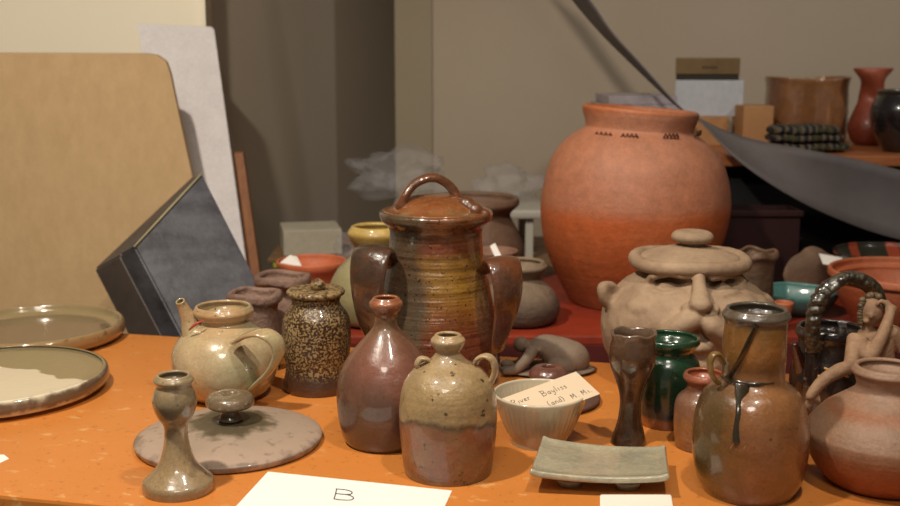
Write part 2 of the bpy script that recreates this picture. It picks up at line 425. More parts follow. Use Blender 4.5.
# big terracotta jar
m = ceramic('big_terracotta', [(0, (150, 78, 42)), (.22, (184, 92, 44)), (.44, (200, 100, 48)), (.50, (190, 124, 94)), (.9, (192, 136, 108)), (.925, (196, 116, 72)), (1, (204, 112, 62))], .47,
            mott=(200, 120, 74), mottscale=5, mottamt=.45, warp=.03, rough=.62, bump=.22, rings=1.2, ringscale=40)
def stamp_fn(x, y, z, a): return x, y, z
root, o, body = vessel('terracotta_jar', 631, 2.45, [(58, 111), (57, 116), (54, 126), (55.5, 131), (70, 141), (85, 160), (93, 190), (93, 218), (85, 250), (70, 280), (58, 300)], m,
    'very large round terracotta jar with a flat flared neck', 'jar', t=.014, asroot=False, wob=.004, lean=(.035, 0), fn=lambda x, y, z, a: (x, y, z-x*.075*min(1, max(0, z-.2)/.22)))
# stamped marks round the neck
zt = W(634, 131.5, 2.45).z-T; rr_ = 59/F*2.5
M_stamp = plain('dark_stamp', (84, 48, 26), None)
for cpx in (592, 615, 655, 690):
    bm = bmesh.new(); hit = 0
    P = []
    for k in range(9):
        x = (cpx-634+(k-4)*1.9)/F*2.42
        if abs(x) > rr_*.96: continue
        P.append(Vector((x+.035*zt, -math.sqrt(rr_*rr_-x*x), zt+(.0045 if k % 2 else -.0035)-abs(k-4)*.0003)))
    if len(P) > 2:
        build('stamped_mark', tube(P, .0026, 6, n=1, bm=bm, binorm=(0, 0, 1)), M_stamp, root)

# ------------------------------------------------------------------ unglazed pots, speckled jar
m = ceramic('mauve_clay', [(0, (108, 78, 66)), (1, (146, 116, 100))], .1, mott=(96, 70, 60), rough=.7, bump=.7, bumpscale=70)
def sq(x, y, z, a):
    return x, y, z+.0025*math.sin(3*a+1)*min(1, max(0, z-.06)/.04)
vessel('clay_cup', 256, 1.895, [(27, 294), (27, 299), (23, 305), (22, 318), (25, 340), (23, 365), (19, 372)], m, 'rough mauve clay cup with thick uneven rim, nearest the teapot', 'cup', t=.010, fn=sq, amp=.003)
vessel('clay_cup', 284, 2.005, [(28, 277), (28, 282), (22, 288), (22, 300), (25, 325), (23, 345), (19, 358)], m, 'rough mauve clay cup with squared rim, behind the other mauve cup', 'cup', t=.010, fn=sq, amp=.003)
m = ceramic('speckled_glaze', [(0, (100, 64, 40)), (.2, (62, 40, 28)), (.75, (66, 42, 26)), (1, (70, 46, 28))], .165, speck=(168, 142, 96), speckscale=300, speckth=.50, specklow=.16, warp=.1, rough=.3, coat=.5, bump=.25)
M_spl = ceramic('speckled_lid', [(0, (150, 124, 80)), (1, (160, 134, 90))], .05, speck=(88, 66, 40), speckscale=170, speckth=.5, rough=.45, coat=.2)
root, o, body = vessel('lidded_jar', 317, 1.775, [(25, 297), (24, 303), (32, 315), (34, 330), (33, 350), (31, 366), (34, 382), (32, 393)], m,
    'small brown jar with pale speckles and a knobbed lid', 'jar', asroot=False)
H = o[-1][1]; pr = px_rows(317, 1.775, [(29, 294)])[0][0]
lid = build('lid', lathe([(0, H+.003), (pr*.9, H+.003), (pr, H+.006), (pr*1.02, H+.010), (pr*.96, H+.0135), (pr*.6, H+.012), (pr*.3, H+.0125), (0, H+.012)], 64, .01), M_spl, root)
bm = bmesh.new(); ball(bm, (.004, 0, H+.02), (.0125, .0125, .0105)); shake(bm, .003, 90); build('lid_knob', bm, M_spl, lid)

# ------------------------------------------------------------------ big lidded jar
m = ceramic('salt_glaze', [(0, (110, 56, 40)), (.35, (128, 66, 44)), (.5, (140, 88, 38)), (.62, (156, 116, 50)), (.82, (144, 106, 46)), (.87, (118, 58, 30)), (1, (132, 84, 48))], .27,
            mott=(96, 52, 30), mottscale=10, mottamt=.6, side=(92, 80, 62), sideax=(-1, -.25, 0), sideoff=.03, sidew=.02, speck=(60, 34, 20), speckscale=230, speckth=.63,
            rough=.13, coat=1, bump=.35, bumpscale=60, rings=3, ringscale=70, warp=.05)
M_salt = m
YJ = 1.83
root, o, body = vessel('lidded_jar', 436, YJ, [(57, 213), (55, 219), (48, 226), (46, 234), (48, 258), (55, 292), (62, 325), (64, 350), (63, 368), (58, 379)], m,
    'big glossy brown lidded jar with two side handles and arched lid handle', 'jar', t=.010, asroot=False, wob=.008)
H = o[-1][1]; k = 1/F*1.84
lidp = [(0, H-.004), (49*k, H-.004), (53*k, H+.001), (53*k, H+.006), (46*k, H+.008), (38*k, H+.019), (24*k, H+.028), (10*k, H+.032), (0, H+.032)]
M_lid = ceramic('lid_glaze', [(0, (110, 90, 56)), (.895, (130, 112, 74)), (.93, (150, 92, 48)), (1, (146, 84, 44))], .32, warpscale=20, mott=(90, 56, 34), speck=(150, 110, 60), speckscale=170, speckth=.62, rough=.18, coat=.9, bump=.35, bumpscale=60)
lid = build('lid', lathe(catmull(lidp, 3), 72, .008), M_lid, root)
M_hand = ceramic('handle_glaze', [(0, (104, 60, 42)), (1, (120, 72, 42))], .3, mott=(80, 60, 48), mottscale=12, mottamt=1.0, rough=.2, coat=.9, bump=.4, bumpscale=60)
hp = [W(401, 208, 1.80), W(405, 196, 1.80), W(416, 183, 1.81), W(434, 177.5, 1.82), W(450, 186, 1.83), W(459, 201, 1.83), W(466, 215, 1.83)]
bm = tube(hp, [.010, .0105, .010, .010, .0105, .012, .014], 16, flat=.75, knob=.03)
for p, r in ((W(466, 206, 1.80), .017), (W(475, 211, 1.79), .014), (W(484, 215, 1.79), .011), (W(458, 212, 1.80), .013), (W(402, 206, 1.80), .012), (W(448, 214, 1.79), .009)):
    ball(bm, p, r)
hh_ = build('lid_handle', bm, M_hand, lid, world=True); remesh(hh_, .0022, 3)
# right and left strap handles
k = lambda *a: W(*a)
r_pts = [k(497, 352, 1.765), k(500, 338, 1.742), k(505, 318, 1.722), k(508, 296, 1.712), k(507, 276, 1.716), k(504, 264, 1.728), k(500, 260, 1.748), k(494, 264, 1.77), k(484, 272, 1.80)]
bm = tube(r_pts, [.012, .016, .021, .026, .029, .030, .030, .027, .020], 24, flat=.24, binorm=(1, .55, 0))
build('handle', bm, M_hand, root, world=True)
l_pts = [k(378, 350, 1.775), k(374, 338, 1.752), k(369, 318, 1.732), k(367, 292, 1.722), k(368, 270, 1.724), k(371, 254, 1.736), k(376, 250, 1.756), k(382, 256, 1.78), k(390, 266, 1.80)]
M_handL = ceramic('handle_dark_glaze', [(0, (84, 62, 48)), (1, (72, 56, 44))], .3, mott=(110, 66, 40), mottscale=20, mottamt=.8, rough=.15, coat=1, bump=.3, bumpscale=60)
bm = tube(l_pts, [.012, .017, .023, .029, .033, .034, .033, .028, .020], 24, flat=.26, binorm=(1, -.45, 0))
build('handle', bm, M_handL, root, world=True)['label'] = 'darker glazed left handle'

# ------------------------------------------------------------------ bottle and jug
m = ceramic('brown_bottle', [(0, (84, 62, 48)), (.13, (92, 58, 46)), (.2, (108, 66, 52)), (.30, (98, 60, 46)), (.38, (128, 84, 68)), (.58, (140, 92, 76)), (.72, (128, 88, 68)), (.86, (112, 84, 58)), (.93, (146, 86, 54)), (1, (172, 106, 70))], .205,
            mott=(96, 64, 52), mottscale=9, mottamt=.6, speck=(92, 80, 50), speckscale=120, speckth=.70, warp=.04, rough=.22, coat=.7, bump=.14, rings=1., ringscale=55, side=(92, 72, 56), sideax=(-.6, -1, 0), sideoff=.05, sidew=.03)
vessel('bottle', 384, 1.52, [(14, 299), (17, 303), (15, 309), (11.5, 315), (12.5, 326), (24, 340), (38, 357), (46, 375), (48.5, 392), (46.5, 415), (42, 433), (37, 441)], m,
    'tall reddish-brown glazed bottle with narrow neck and orange lip', 'bottle', t=.006, down=.13, lean=(.018, 0))
m = ceramic('olive_glaze', [(0, (150, 120, 88)), (.04, (122, 86, 60)), (.08, (134, 78, 50)), (.44, (146, 92, 62)), (.475, (70, 50, 34)), (.51, (172, 144, 100)), (.8, (184, 156, 110)), (1, (190, 162, 120))], .165,
            mott=(138, 116, 82), mottscale=22, mottamt=.6, speck=(80, 62, 40), speckscale=95, speckth=.67, warp=.14, warpscale=13, rough=.28, coat=.6, bump=.3, rings=.8, ringscale=70)
root, o, body = vessel('jug', 448, 1.405, [(14, 336), (17.5, 340), (15.5, 346), (12.5, 352), (20, 361), (35, 370), (45, 384), (49, 405), (48.5, 430), (46, 455), (43.5, 471)], m,
    'small jug, olive glaze over brown lower half, round handle at shoulder', 'jug', down=.10, asroot=False)
bm = tube([k(474, 367, 1.41), k(478, 359, 1.405), k(486, 356, 1.40), k(493, 361, 1.40), k(495, 371, 1.40), k(491, 382, 1.40), k(486, 388, 1.40)], [.008, .0085, .0085, .0085, .0085, .0085, .008], 16, flat=.42, binorm=(.5, 1, 0))
M_olh = ceramic('olive_handle', [(0, (178, 152, 110)), (1, (188, 162, 122))], .16, speck=(80, 66, 40), speckth=.68, rough=.28, coat=.6)
build('handle', bm, M_olh, root, world=True)
bm = tube([k(419, 371, 1.405), k(417, 364, 1.40), k(421, 358.5, 1.40), k(428, 360, 1.40), k(430, 365, 1.405)], .006, 14, flat=.55, binorm=(-.4, 1, 0)); build('lug', bm, M_olh, root, world=True)

# ------------------------------------------------------------------ teapot
m = ceramic('celadon_cream', [(0, (178, 112, 66)), (.13, (196, 148, 104)), (.25, (204, 176, 136)), (.5, (208, 186, 148)), (.8, (204, 178, 136)), (1, (196, 160, 116))], .135,
            mott=(176, 176, 136), mottscale=8, mottamt=.8, speck=(110, 86, 56), speckscale=120, speckth=.70, rough=.14, coat=1, bump=.10, rings=.4, warp=.05)
root, o, body = vessel('teapot', 225, 1.735, [(28, 307), (30, 311), (27.5, 316), (24, 321), (34, 328), (46, 339), (52.5, 354), (51, 371), (42, 388), (31, 399)], m,
    'cream and pale green glazed teapot with short spout and loop handle', 'teapot', asroot=False, t=.006)
bm = tube([k(203, 352, 1.72), k(194, 335, 1.72), k(189, 320, 1.72), k(183, 307, 1.715), k(180, 301, 1.71)], [.024, .019, .0135, .0088, .0074], 18, caps=False)
sp_ = build('spout', bm, m, root, world=True); so = sp_.modifiers.new('wall', 'SOLIDIFY'); so.thickness = .002; so.offset = -1
bm = tube([k(189, 330, 1.69), k(196, 324, 1.685), k(203, 321, 1.69)], [.0014, .0024, .0012], 8); build('red_mark', bm, plain('red_glaze', (176, 64, 54), None, coat=.5), root, world=True)
bm = tube([k(236, 341, 1.665), k(248, 335, 1.64), k(262, 333, 1.63), k(275, 340, 1.63), k(279, 353, 1.635), k(271, 370, 1.645), k(258, 383, 1.665), k(250, 391, 1.69)],
          [.012, .0125, .013, .013, .013, .012, .0125, .012], 20, flat=.36, binorm=(.9, 1, .3))
build('handle', bm, m, root, world=True)

# ------------------------------------------------------------------ knobbed lids
m = ceramic('ash_grey', [(0, (110, 92, 80)), (1, (138, 128, 112))], .02, mott=(104, 88, 72), mottscale=20, mottamt=.7, speck=(160, 146, 116), speckscale=60, speckth=.66, rough=.5, coat=.1, bump=.4)
r = 91.5/F*1.60
def ash(name='ash_top'):
    s = NT(name); sep = s.n('ShaderNodeVectorMath', operation='LENGTH'); s.l(s.co, sep.inputs[0])
    d = s.math('ADD', sep.outputs['Value'], s.math('MULTIPLY', s.noise(40, 5), .06))
    col = s.ramp(d, [(.055, lin((70, 62, 44))), (.09, lin((84, 74, 54))), (.105, lin((156, 138, 120))), (.155, lin((166, 144, 126))), (.165, lin((124, 108, 94)))])
    sp2 = s.ramp(s.noise(70, 4), [(.60, BW(0)), (.7, BW(.6))]); col = s.mix(sp2, col, lin((112, 94, 78)))
    s.l(col, s.b.inputs['Base Color']); s.bump(s.noise(90, 5), .3, .003); s.set(.5, .15); return s.m
c = G(229.5, 442); r = 91.5/F*depth(c)
root = empty('pot_lid', (c.x, c.y, T), 'wide flat grey pot lid with a round knob, in front of the teapot', 'lid')
pr = [(0, .002), (r*.9, .0), (r*.985, .002), (r, .007), (r*.985, .012), (r*.8, .020), (r*.5, .028), (r*.25, .032), (0, .033)]
pr = [pr[0], pr[1]]+catmull(pr[2:], 4)
build('disc', lathe(pr, 90, .004), ash(), root)
kk = depth(c)/F
pr = [(0, .031), (12*kk, .031), (9.5*kk, .040), (10*kk, .046), (22*kk, .052), (24*kk, .060), (20*kk, .068), (10*kk, .070), (6*kk, .067), (0, .066)]
M_knob = ceramic('knob_glaze', [(0, (110, 92, 68)), (1, (126, 108, 84))], .07, mott=(80, 66, 50), speck=(150, 140, 110), speckth=.62, rough=.22, coat=.8)
build('knob', lathe(catmull(pr, 4), 48, .006, off=(.003, 0, .003)), M_knob, root)
c = G(548, 401); r = 52/F*depth(c); kk = depth(c)/F
root = empty('pot_lid', (c.x, c.y, T), 'brown clay lid with hollow glossy knob, behind the white bowl', 'lid')
m2 = plain('brown_lid_clay', (112, 84, 72), (96, 70, 60), 20, .6, .4)
pr = [(0, .001), (r*.93, 0), (r, .005), (r*.97, .011), (r*.6, .018), (r*.2, .022), (0, .022)]
build('disc', lathe([pr[0]]+catmull(pr[1:], 4), 72, .008), m2, root)
pr = [(0, .02), (9*kk, .02), (8*kk, .03), (17*kk, .037), (19.5*kk, .046), (15*kk, .056), (9*kk, .0585), (6.5*kk, .057), (6*kk, .046), (0, .045)]
build('knob', lathe(catmull(pr, 4), 48, .008), ceramic('knob_brown', [(0, (150, 92, 70)), (1, (120, 78, 66))], .06, mott=(96, 70, 66), mottscale=40, rough=.2, coat=.8), root)

# ------------------------------------------------------------------ candlestick goblet front-left
m = ceramic('olive_candle', [(0, (160, 132, 96)), (.3, (178, 152, 112)), (.6, (164, 142, 106)), (.75, (126, 108, 80)), (1, (170, 148, 112))], .135,
            mott=(136, 124, 98), mottscale=20, mottamt=.6, streak=(134, 116, 90), streakth=.6, speck=(96, 80, 60), speckth=.69, rough=.17, coat=1, bump=.12, rings=.4)
vessel('candlestick', 176, 1.340, [(17.5, 376), (20, 380), (17.5, 385), (20.5, 393), (22, 403), (18, 415), (12.5, 424), (11.5, 433), (13.5, 447), (19, 463), (29, 474), (35, 480), (35, 486)], m,
    'small olive glazed candlestick with bulbous cup and flared foot', 'candlestick', down=.085, t=.005)

# ------------------------------------------------------------------ plates
def plate(name, c, r, h, rim, wellz, mats, label, groove=.8):
    root = empty(name, (c.x, c.y, T), label, 'plate')
    prof = [(0, .006), (r*.62, .006), (r*.66, 0), (r*.78, 0), (r*.84, .004)] + catmull([(r*.84, .004), (r*.955, h*.22), (r*.995, h*.5), (r*.995, h*.78), (r*.975, h*.98), (r*.94, h), (r*groove, wellz), (r*.5, wellz-.001)], 5) + [(0, wellz-.001)]
    return root, build('dish', lathe(prof, 110, .002), mats, root)
def plate_mat(name, inner, rim, edge, rr, patch=None):
    s = NT(name); sep = s.n('ShaderNodeSeparateXYZ'); s.l(s.co, sep.inputs[0])
    ln = s.n('ShaderNodeVectorMath', operation='LENGTH'); cb = s.n('ShaderNodeCombineXYZ'); s.l(sep.outputs[0], cb.inputs[0]); s.l(sep.outputs[1], cb.inputs[1]); s.l(cb.outputs[0], ln.inputs[0])
    d = s.math('DIVIDE', s.math('ADD', ln.outputs['Value'], s.math('MULTIPLY', s.math('SUBTRACT', s.noise(30, 4), .5), .012)), rr)
    col = s.ramp(d, [(.80, lin(inner)), (.84, lin(rim)), (.955, lin(rim)), (.985, lin(edge))])
    if patch:
        # the poured cream glaze is a shape of its own
        v = s.math('ADD', s.math('MULTIPLY', s.math('ADD', s.math('MULTIPLY', sep.outputs[0], .55), sep.outputs[1]), 18), s.math('MULTIPLY', s.math('SUBTRACT', s.noise(14, 2), .5), 1.6))
        f = s.ramp(s.math('ADD', s.math('MULTIPLY', v, -.5), .98), [(.46, BW(0)), (.52, BW(1))])
        g = s.ramp(d, [(.965, BW(1)), (.99, BW(0))])
        col = s.mix(s.math('MULTIPLY', f, g), col, lin(patch))
    sk = s.ramp(s.noise(60, 5), [(.58, BW(0)), (.7, BW(.6))]); g2 = s.ramp(d, [(.93, BW(0)), (.97, BW(1))])
    col = s.mix(s.math('MULTIPLY', sk, g2), col, lin((70, 54, 40)))
    s.l(col, s.b.inputs['Base Color']); s.bump(s.noise(60, 4), .2, .003); s.set(.18, .8); return s.m
c = G(36, 340); r = 87/F*depth(c)
plate('plate', c, r, .034, .03, .018, plate_mat('plate_brown', (116, 100, 78), (150, 132, 96), (150, 116, 76), r), 'large shallow plate with raised tan rim, by the fibreboard', .86)
c = G(-2, 392); r = 109/F*depth(c)*.985
plate('plate', c, r, .034, .03, .030, plate_mat('plate_cream', (140, 130, 96), (136, 124, 92), (104, 86, 68), r, (222, 212, 186)), 'olive plate with poured cream glaze, nearest the front left', .93)

# ------------------------------------------------------------------ papers
def sheet(name, pts, label, cat, mat=M_paper, th=.0006):
    c = sum(pts, Vector())/len(pts)
    root = empty(name, (c.x, c.y, pts[0].z), label, cat)
    build('sheet', slab(pts, (0, 0, th)), mat, root, world=True, smooth=False); return root
A_ = G(268, 472); B_ = G(452, 491); C_ = G(232, 511)
D_ = B_+(C_-A_)
root = sheet('paper_sheet', [A_, B_, D_, C_], 'white sheet of paper marked B at the front table edge', 'paper')
ux = (B_-A_).normalized(); uy = (A_-C_).normalized()
M_ink = plain('ink', (44, 44, 46), None, rough=.6, bump=0)
def strokes(name, org, u, v, n, size, glyphs, mat, parent, rad):
    bm = bmesh.new()
    for gl in glyphs:
        P = [org+u*(x*size)+v*(y*size)+n*(rad*.3) for x, y in gl]
        if len(P) == 2: P.insert(1, (P[0]+P[1])/2)
        tube(P, rad, 6, n=3, bm=bm, binorm=n)
    return build(name, bm, mat, parent, world=True)
bc = G(343, 495.5)+Vector((0, 0, .0007))
Bg = [[(-.32, -.5), (-.30, .5)], [(-.34, .5), (.1, .5), (.34, .36), (.28, .12), (-.1, .04)], [(-.3, .04), (.2, .04), (.44, -.16), (.34, -.42), (-.05, -.5), (-.34, -.48)]]
strokes('letter', bc, ux, (G(345, 480)-G(341, 500)).normalized(), Vector((0, 0, 1)), .033, Bg, M_ink, root, .0007)
p = [G(-20, 455), G(4, 455), G(9, 459), G(-10, 468)]
sheet('price_tag', p, 'small white paper tag cut by the left picture edge', 'tag')
# front card
p = [G(600, 497.5), G(671, 497.5), G(674, 515), G(600, 515)]
bm = slab(p, (0, 0, .0045), bev=.0012); o = build('card', bm, plain('thick_card', (240, 234, 222), None, bump=0), world=True, loc=sum(p, Vector())/4, smooth=False); tag(o, 'thick blank white card in front of the celadon dish', 'card')

# ------------------------------------------------------------------ white fluted bowl with card
s = NT('fluted_cream')
s.b.inputs['Base Color'].default_value = lin((186, 178, 156)); s.bump(s.noise(60, 3), .08, .002); s.set(.2, .9)
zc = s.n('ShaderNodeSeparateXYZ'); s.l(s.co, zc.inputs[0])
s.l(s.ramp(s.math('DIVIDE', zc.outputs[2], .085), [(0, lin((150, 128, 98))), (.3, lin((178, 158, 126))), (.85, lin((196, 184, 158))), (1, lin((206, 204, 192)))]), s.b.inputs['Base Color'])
def flute(x, y, z, a):
    r = math.hypot(x, y)
    if .012 < z < .07 and r > .001:
        k = 1-.012*(1+math.cos(a*48))*math.sin((z-.012)/.058*PI)
        return x*k, y*k, z
    return x, y, z
BY = 1.52
outer = px_rows(541, BY, [(47, 393), (45.5, 399), (41, 412), (34, 428), (29, 437), (29, 440)])
base = W(541, 300, BY)
o = build('bowl', lathe(hollow(outer, .0045, floor=.012), 192, .002, fn=flute), s.m, loc=(base.x, BY, T)); tag(o, 'off-white bowl with fluted sides holding a handwritten card', 'bowl')
# the handwritten card
cT = W(576, 371.5, 1.550); cR = W(589, 398, 1.490); cL = W(498, 400, 1.495)
# keep it a true rectangle: top edge cL->cT, short side cT->cR
u = (cT-cL).normalized(); sd = (cR-cT); sd = sd-u*sd.dot(u); v_ = -sd.normalized()
ln = (cT-cL).length; hgt = sd.length
s0 = cT-u*(ln*.995)
q4 = [cT, cT-v_*hgt, s0+u*ln*.45-v_*hgt, s0-v_*hgt*.45+u*.012, s0+u*.004]
nrm = u.cross(v_).normalized()
if nrm.y > 0: nrm = -nrm
root = empty('note_card', tuple(sum(q4, Vector())/4), 'cream handwritten card leaning in the fluted bowl', 'card')
build('sheet', slab(q4, -nrm*.0006), plain('cream_card', (214, 194, 166), None, bump=0), root, world=True, smooth=False)
GL = {'R': (.6, [[(0, 0), (.05, 1)], [(0, 1), (.4, .95), (.42, .6), (.05, .5)], [(.15, .5), (.5, 0)]]), 'i': (.25, [[(.08, 0), (.1, .5)]]), 'v': (.4, [[(0, .5), (.14, 0), (.34, .52)]]),
 'e': (.4, [[(.02, .25), (.3, .3), (.22, .5), (.04, .36), (.08, .04), (.34, .06)]]), 'r': (.35, [[(.04, 0), (.06, .5)], [(.06, .3), (.18, .48), (.3, .46)]]),
 'B': (.62, [[(0, 0), (.06, 1)], [(-.05, .98), (.4, .92), (.36, .6), (.08, .52)], [(.08, .52), (.5, .42), (.4, .06), (-.05, 0)]]), 'a': (.42, [[(.32, .46), (.08, .44), (.04, .1), (.22, .04), (.32, .46)], [(.32, .46), (.3, .1), (.4, 0)]]),
 'y': (.42, [[(.02, .5), (.1, .12), (.3, .16)], [(.34, .5), (.26, -.1), (.1, -.4), (-.04, -.3)]]), 'l': (.22, [[(.06, 0), (.14, 1)]]), 's': (.34, [[(.28, .48), (.06, .4), (.24, .2), (.2, .02), (0, .04)]]),
 '(': (.3, [[(.22, 1), (.02, .5), (.16, -.1)]]), ')': (.3, [[(.02, 1), (.2, .5), (.02, -.1)]]), 'n': (.42, [[(.04, 0), (.05, .5)], [(.05, .34), (.2, .5), (.3, .4), (.32, 0)]]),
 'd': (.44, [[(.3, .44), (.06, .42), (.04, .08), (.26, .06)], [(.36, 1), (.32, 0)]]), 'M': (.8, [[(0, 0), (.08, .95), (.28, .3), (.5, 1), (.58, 0)]]), '.': (.2, [[(.04, 0), (.1, .03)]]), ' ': (.35, []), 't': (.3, [[(.14, .85), (.12, 0)], [(0, .55), (.26, .58)]]), 'w': (.5, [[(0, .5), (.1, 0), (.22, .4), (.32, 0), (.46, .52)]])}
def write(text, frac_x, frac_y, size, name='inscription'):
    org = s0+u*(ln*frac_x)-v_*(hgt*frac_y); x = 0; gl = []
    for ch in text:
        w, st = GL[ch]
        for g in st: gl.append([(x+a_, b_) for a_, b_ in g])
        x += w+.1
    return strokes(name, org, u, v_, nrm, size, gl, M_ink, root, .00042)
write('River', .10, .36, .0115); write('Bayliss', .45, .42, .0125); write('(and)', .42, .80, .0115); write('M. Mi.', .70, .84, .0105)

# ------------------------------------------------------------------ celadon dish
zc_ = T+.028
TL, TR, BR, BL = G(541, 438.5, zc_), G(667, 448, zc_), G(671, 479, zc_), G(528, 474, zc_)
cc = (TL+TR+BR+BL)/4
root = empty('serving_dish', (cc.x, cc.y, T), 'pale celadon rectangular dish with curved ends on small feet', 'dish')
bm = bmesh.new(); NX, NY = 28, 16; top = []
def dz(u, v):
    e = abs(2*u-1)
    return -.0065-.006*(1-e*e) + .0035*(max(0, abs(2*v-1)-.8)/.2)+.003*max(0, e-.9)/.1
for j in range(NY+1):
    row = []
    for i in range(NX+1):
        a, b_ = i/NX, j/NY
        p = (TL*(1-a)+TR*a)*(1-b_)+(BL*(1-a)+BR*a)*b_
        row.append(bm.verts.new(p+Vector((0, 0, dz(a, b_)))))
    top.append(row)
for j in range(NY):
    for i in range(NX): bm.faces.new((top[j][i], top[j][i+1], top[j+1][i+1], top[j+1][i]))
m = ceramic('celadon', [(0, (176, 172, 148)), (1, (184, 180, 156))], .04, mott=(200, 186, 150), mottscale=26, mottamt=.5, rough=.14, coat=1, bump=.35, bumpscale=42)
d_ = build('plate', bm, m, root, world=True)
so = d_.modifiers.new('thickness', 'SOLIDIFY'); so.thickness = .0085; so.offset = -1
bv = d_.modifiers.new('bevel', 'BEVEL'); bv.width = .003; bv.segments = 3; bv.limit_method = 'ANGLE'
for a, b_ in ((.28, .70), (.70, .70), (.28, .2), (.70, .2)):
    p = (TL*(1-a)+TR*a)*(1-b_)+(BL*(1-a)+BR*a)*b_
    z1 = p.z+dz(a, b_)-.007-T
    bm = lathe([(0, 0), (.012, 0), (.0125, z1*.5), (.014, z1), (0, z1)], 24, sx=1.3, off=(p.x-cc.x, p.y-cc.y, 0)); build('foot', bm, m, root)

# ------------------------------------------------------------------ crouching figure
m = plain('grey_clay', (136, 118, 100), (120, 102, 86), 30, .7, .35, 60)
YA = 1.875
root = empty('crouching_figurine', (W(545, 380, YA).x, YA, T), 'grey clay figurine of a person bowed on knees, behind the lids', 'figurine')
bm = bmesh.new()
q_ = lambda x, y, dy=0: W(x, y, YA+dy)
tube([q_(531, 349), q_(543, 346), q_(556, 352), q_(567, 359)], [.014, .021, .030, .036], 20, bm=bm)
ball(bm, q_(568, 359), (.039, .035, .034))
ball(bm, q_(521, 344.5), (.0145, .013, .0145)); tube([q_(523, 347), q_(531, 351)], .009, bm=bm, n=3)
tube([q_(533, 348, -.02), q_(528, 358, -.03), q_(518, 368, -.034), q_(507, 372, -.034), q_(502, 371.5, -.034)], [.012, .0105, .009, .008, .006], bm=bm)
tube([q_(533, 350, .025), q_(522, 362, .02), q_(512, 367, .015), q_(506, 366, .01)], [.011, .010, .010, .008], bm=bm)
ball(bm, q_(507, 364, .01), (.013, .010, .009))
tube([q_(570, 366, -.02), q_(556, 368, -.03), q_(547, 372, -.03)], [.018, .014, .012], bm=bm)
for v in bm.verts: v.co.z = max(v.co.z, T+.004)
o = build('body', bm, m, root, world=True); remesh(o, .0028, 5)
bm = bmesh.new(); ball(bm, (0, 0, 0), 1)
for v in bm.verts: v.co = Vector((v.co.x*.085, v.co.y*.052, v.co.z*.006+.006))
bmesh.ops.translate(bm, verts=bm.verts, vec=(.004, 0, 0))
build('base', bm, plain('base_clay', (120, 102, 88), None, bump=.4), root)

# ------------------------------------------------------------------ dark goblet, green jar, small jar
m = ceramic('dark_goblet', [(0, (40, 28, 18)), (.2, (64, 44, 28)), (.6, (78, 54, 36)), (.9, (88, 62, 44)), (.97, (120, 98, 78))], .16, mott=(104, 82, 64), mottscale=30, mottamt=.5, rough=.12, coat=1, bump=.25, bumpscale=40)
def wav(x, y, z, a): return x, y, z+(.0035*math.sin(3*a+.6)+.002*math.sin(7*a))*min(1, max(0, z-.13)/.03)*.45
vessel('goblet', 630, 1.513, [(23, 333), (22, 340), (24, 352), (22.5, 364), (16, 380), (12, 392), (10.5, 404), (12, 420), (16, 434), (18, 440)], m,
       'tall dark brown goblet with wavy lip and narrow waist', 'goblet', down=.095, t=.005, fn=wav, lean=(.02, 0))
m = ceramic('green_glaze', [(0, (168, 92, 50)), (.10, (172, 98, 56)), (.145, (44, 42, 44)), (.25, (44, 52, 50)), (.4, (26, 56, 38)), (1, (38, 72, 48))], .135, warp=.015, mott=(20, 40, 28), mottscale=10, rough=.15, coat=1, bump=.08, rings=.6)
gj, o = vessel('glazed_jar', 668, 1.60, [(30, 338), (30, 342), (25, 348), (25, 353), (30, 362), (31.5, 375), (31, 395), (28.5, 412), (26, 423)], m, 'dark green glazed jar with bare orange foot', 'jar', t=.005)
m = ceramic('small_jar', [(0, (150, 100, 56)), (.3, (168, 116, 70)), (.75, (140, 100, 76)), (.9, (120, 76, 50)), (1, (170, 92, 60))], .095, mott=(120, 92, 84), mottscale=16, mottamt=.7, rough=.3, coat=.5, rings=.8)
vessel('glazed_jar', 703, 1.50, [(20, 374), (21, 378), (16.5, 384), (18, 390), (26, 398), (28.5, 410), (28, 432), (26, 445)], m, 'small orange-brown jar with reddish rim, tucked beside the tall jug', 'jar', t=.005)

# ------------------------------------------------------------------ tall jug
m = ceramic('wood_fired', [(0, (120, 84, 56)), (.15, (146, 92, 50)), (.4, (148, 98, 58)), (.66, (156, 108, 66)), (.70, (118, 80, 44)), (.8, (170, 114, 58)), (.93, (150, 108, 54)), (.965, (86, 82, 76)), (1, (100, 92, 80))], .235,
            mott=(128, 94, 68), mottscale=7, mottamt=.7, side=(92, 74, 38), sideax=(-1, -.35, 0), sideoff=.035, sidew=.03, speck=(96, 60, 34), speckscale=110, speckth=.69, rough=.2, coat=.8, bump=.18, rings=.9, ringscale=55, warp=.03)
root, o, body = vessel('jug', 752, 1.338, [(31, 310), (34, 314.5), (32, 318), (31, 323), (31.5, 350), (31, 374), (33.5, 381), (45, 390), (53, 405), (57, 428), (56.5, 452), (52, 474), (44, 491)], m,
    'tall wood-fired stoneware jug with wide cylindrical neck and tiny handle', 'jug', asroot=False, t=.006, down=.03)
M_drip = ceramic('dark_drip', [(0, (48, 40, 24)), (1, (60, 50, 34))], .2, rough=.12, coat=1, bump=.05)
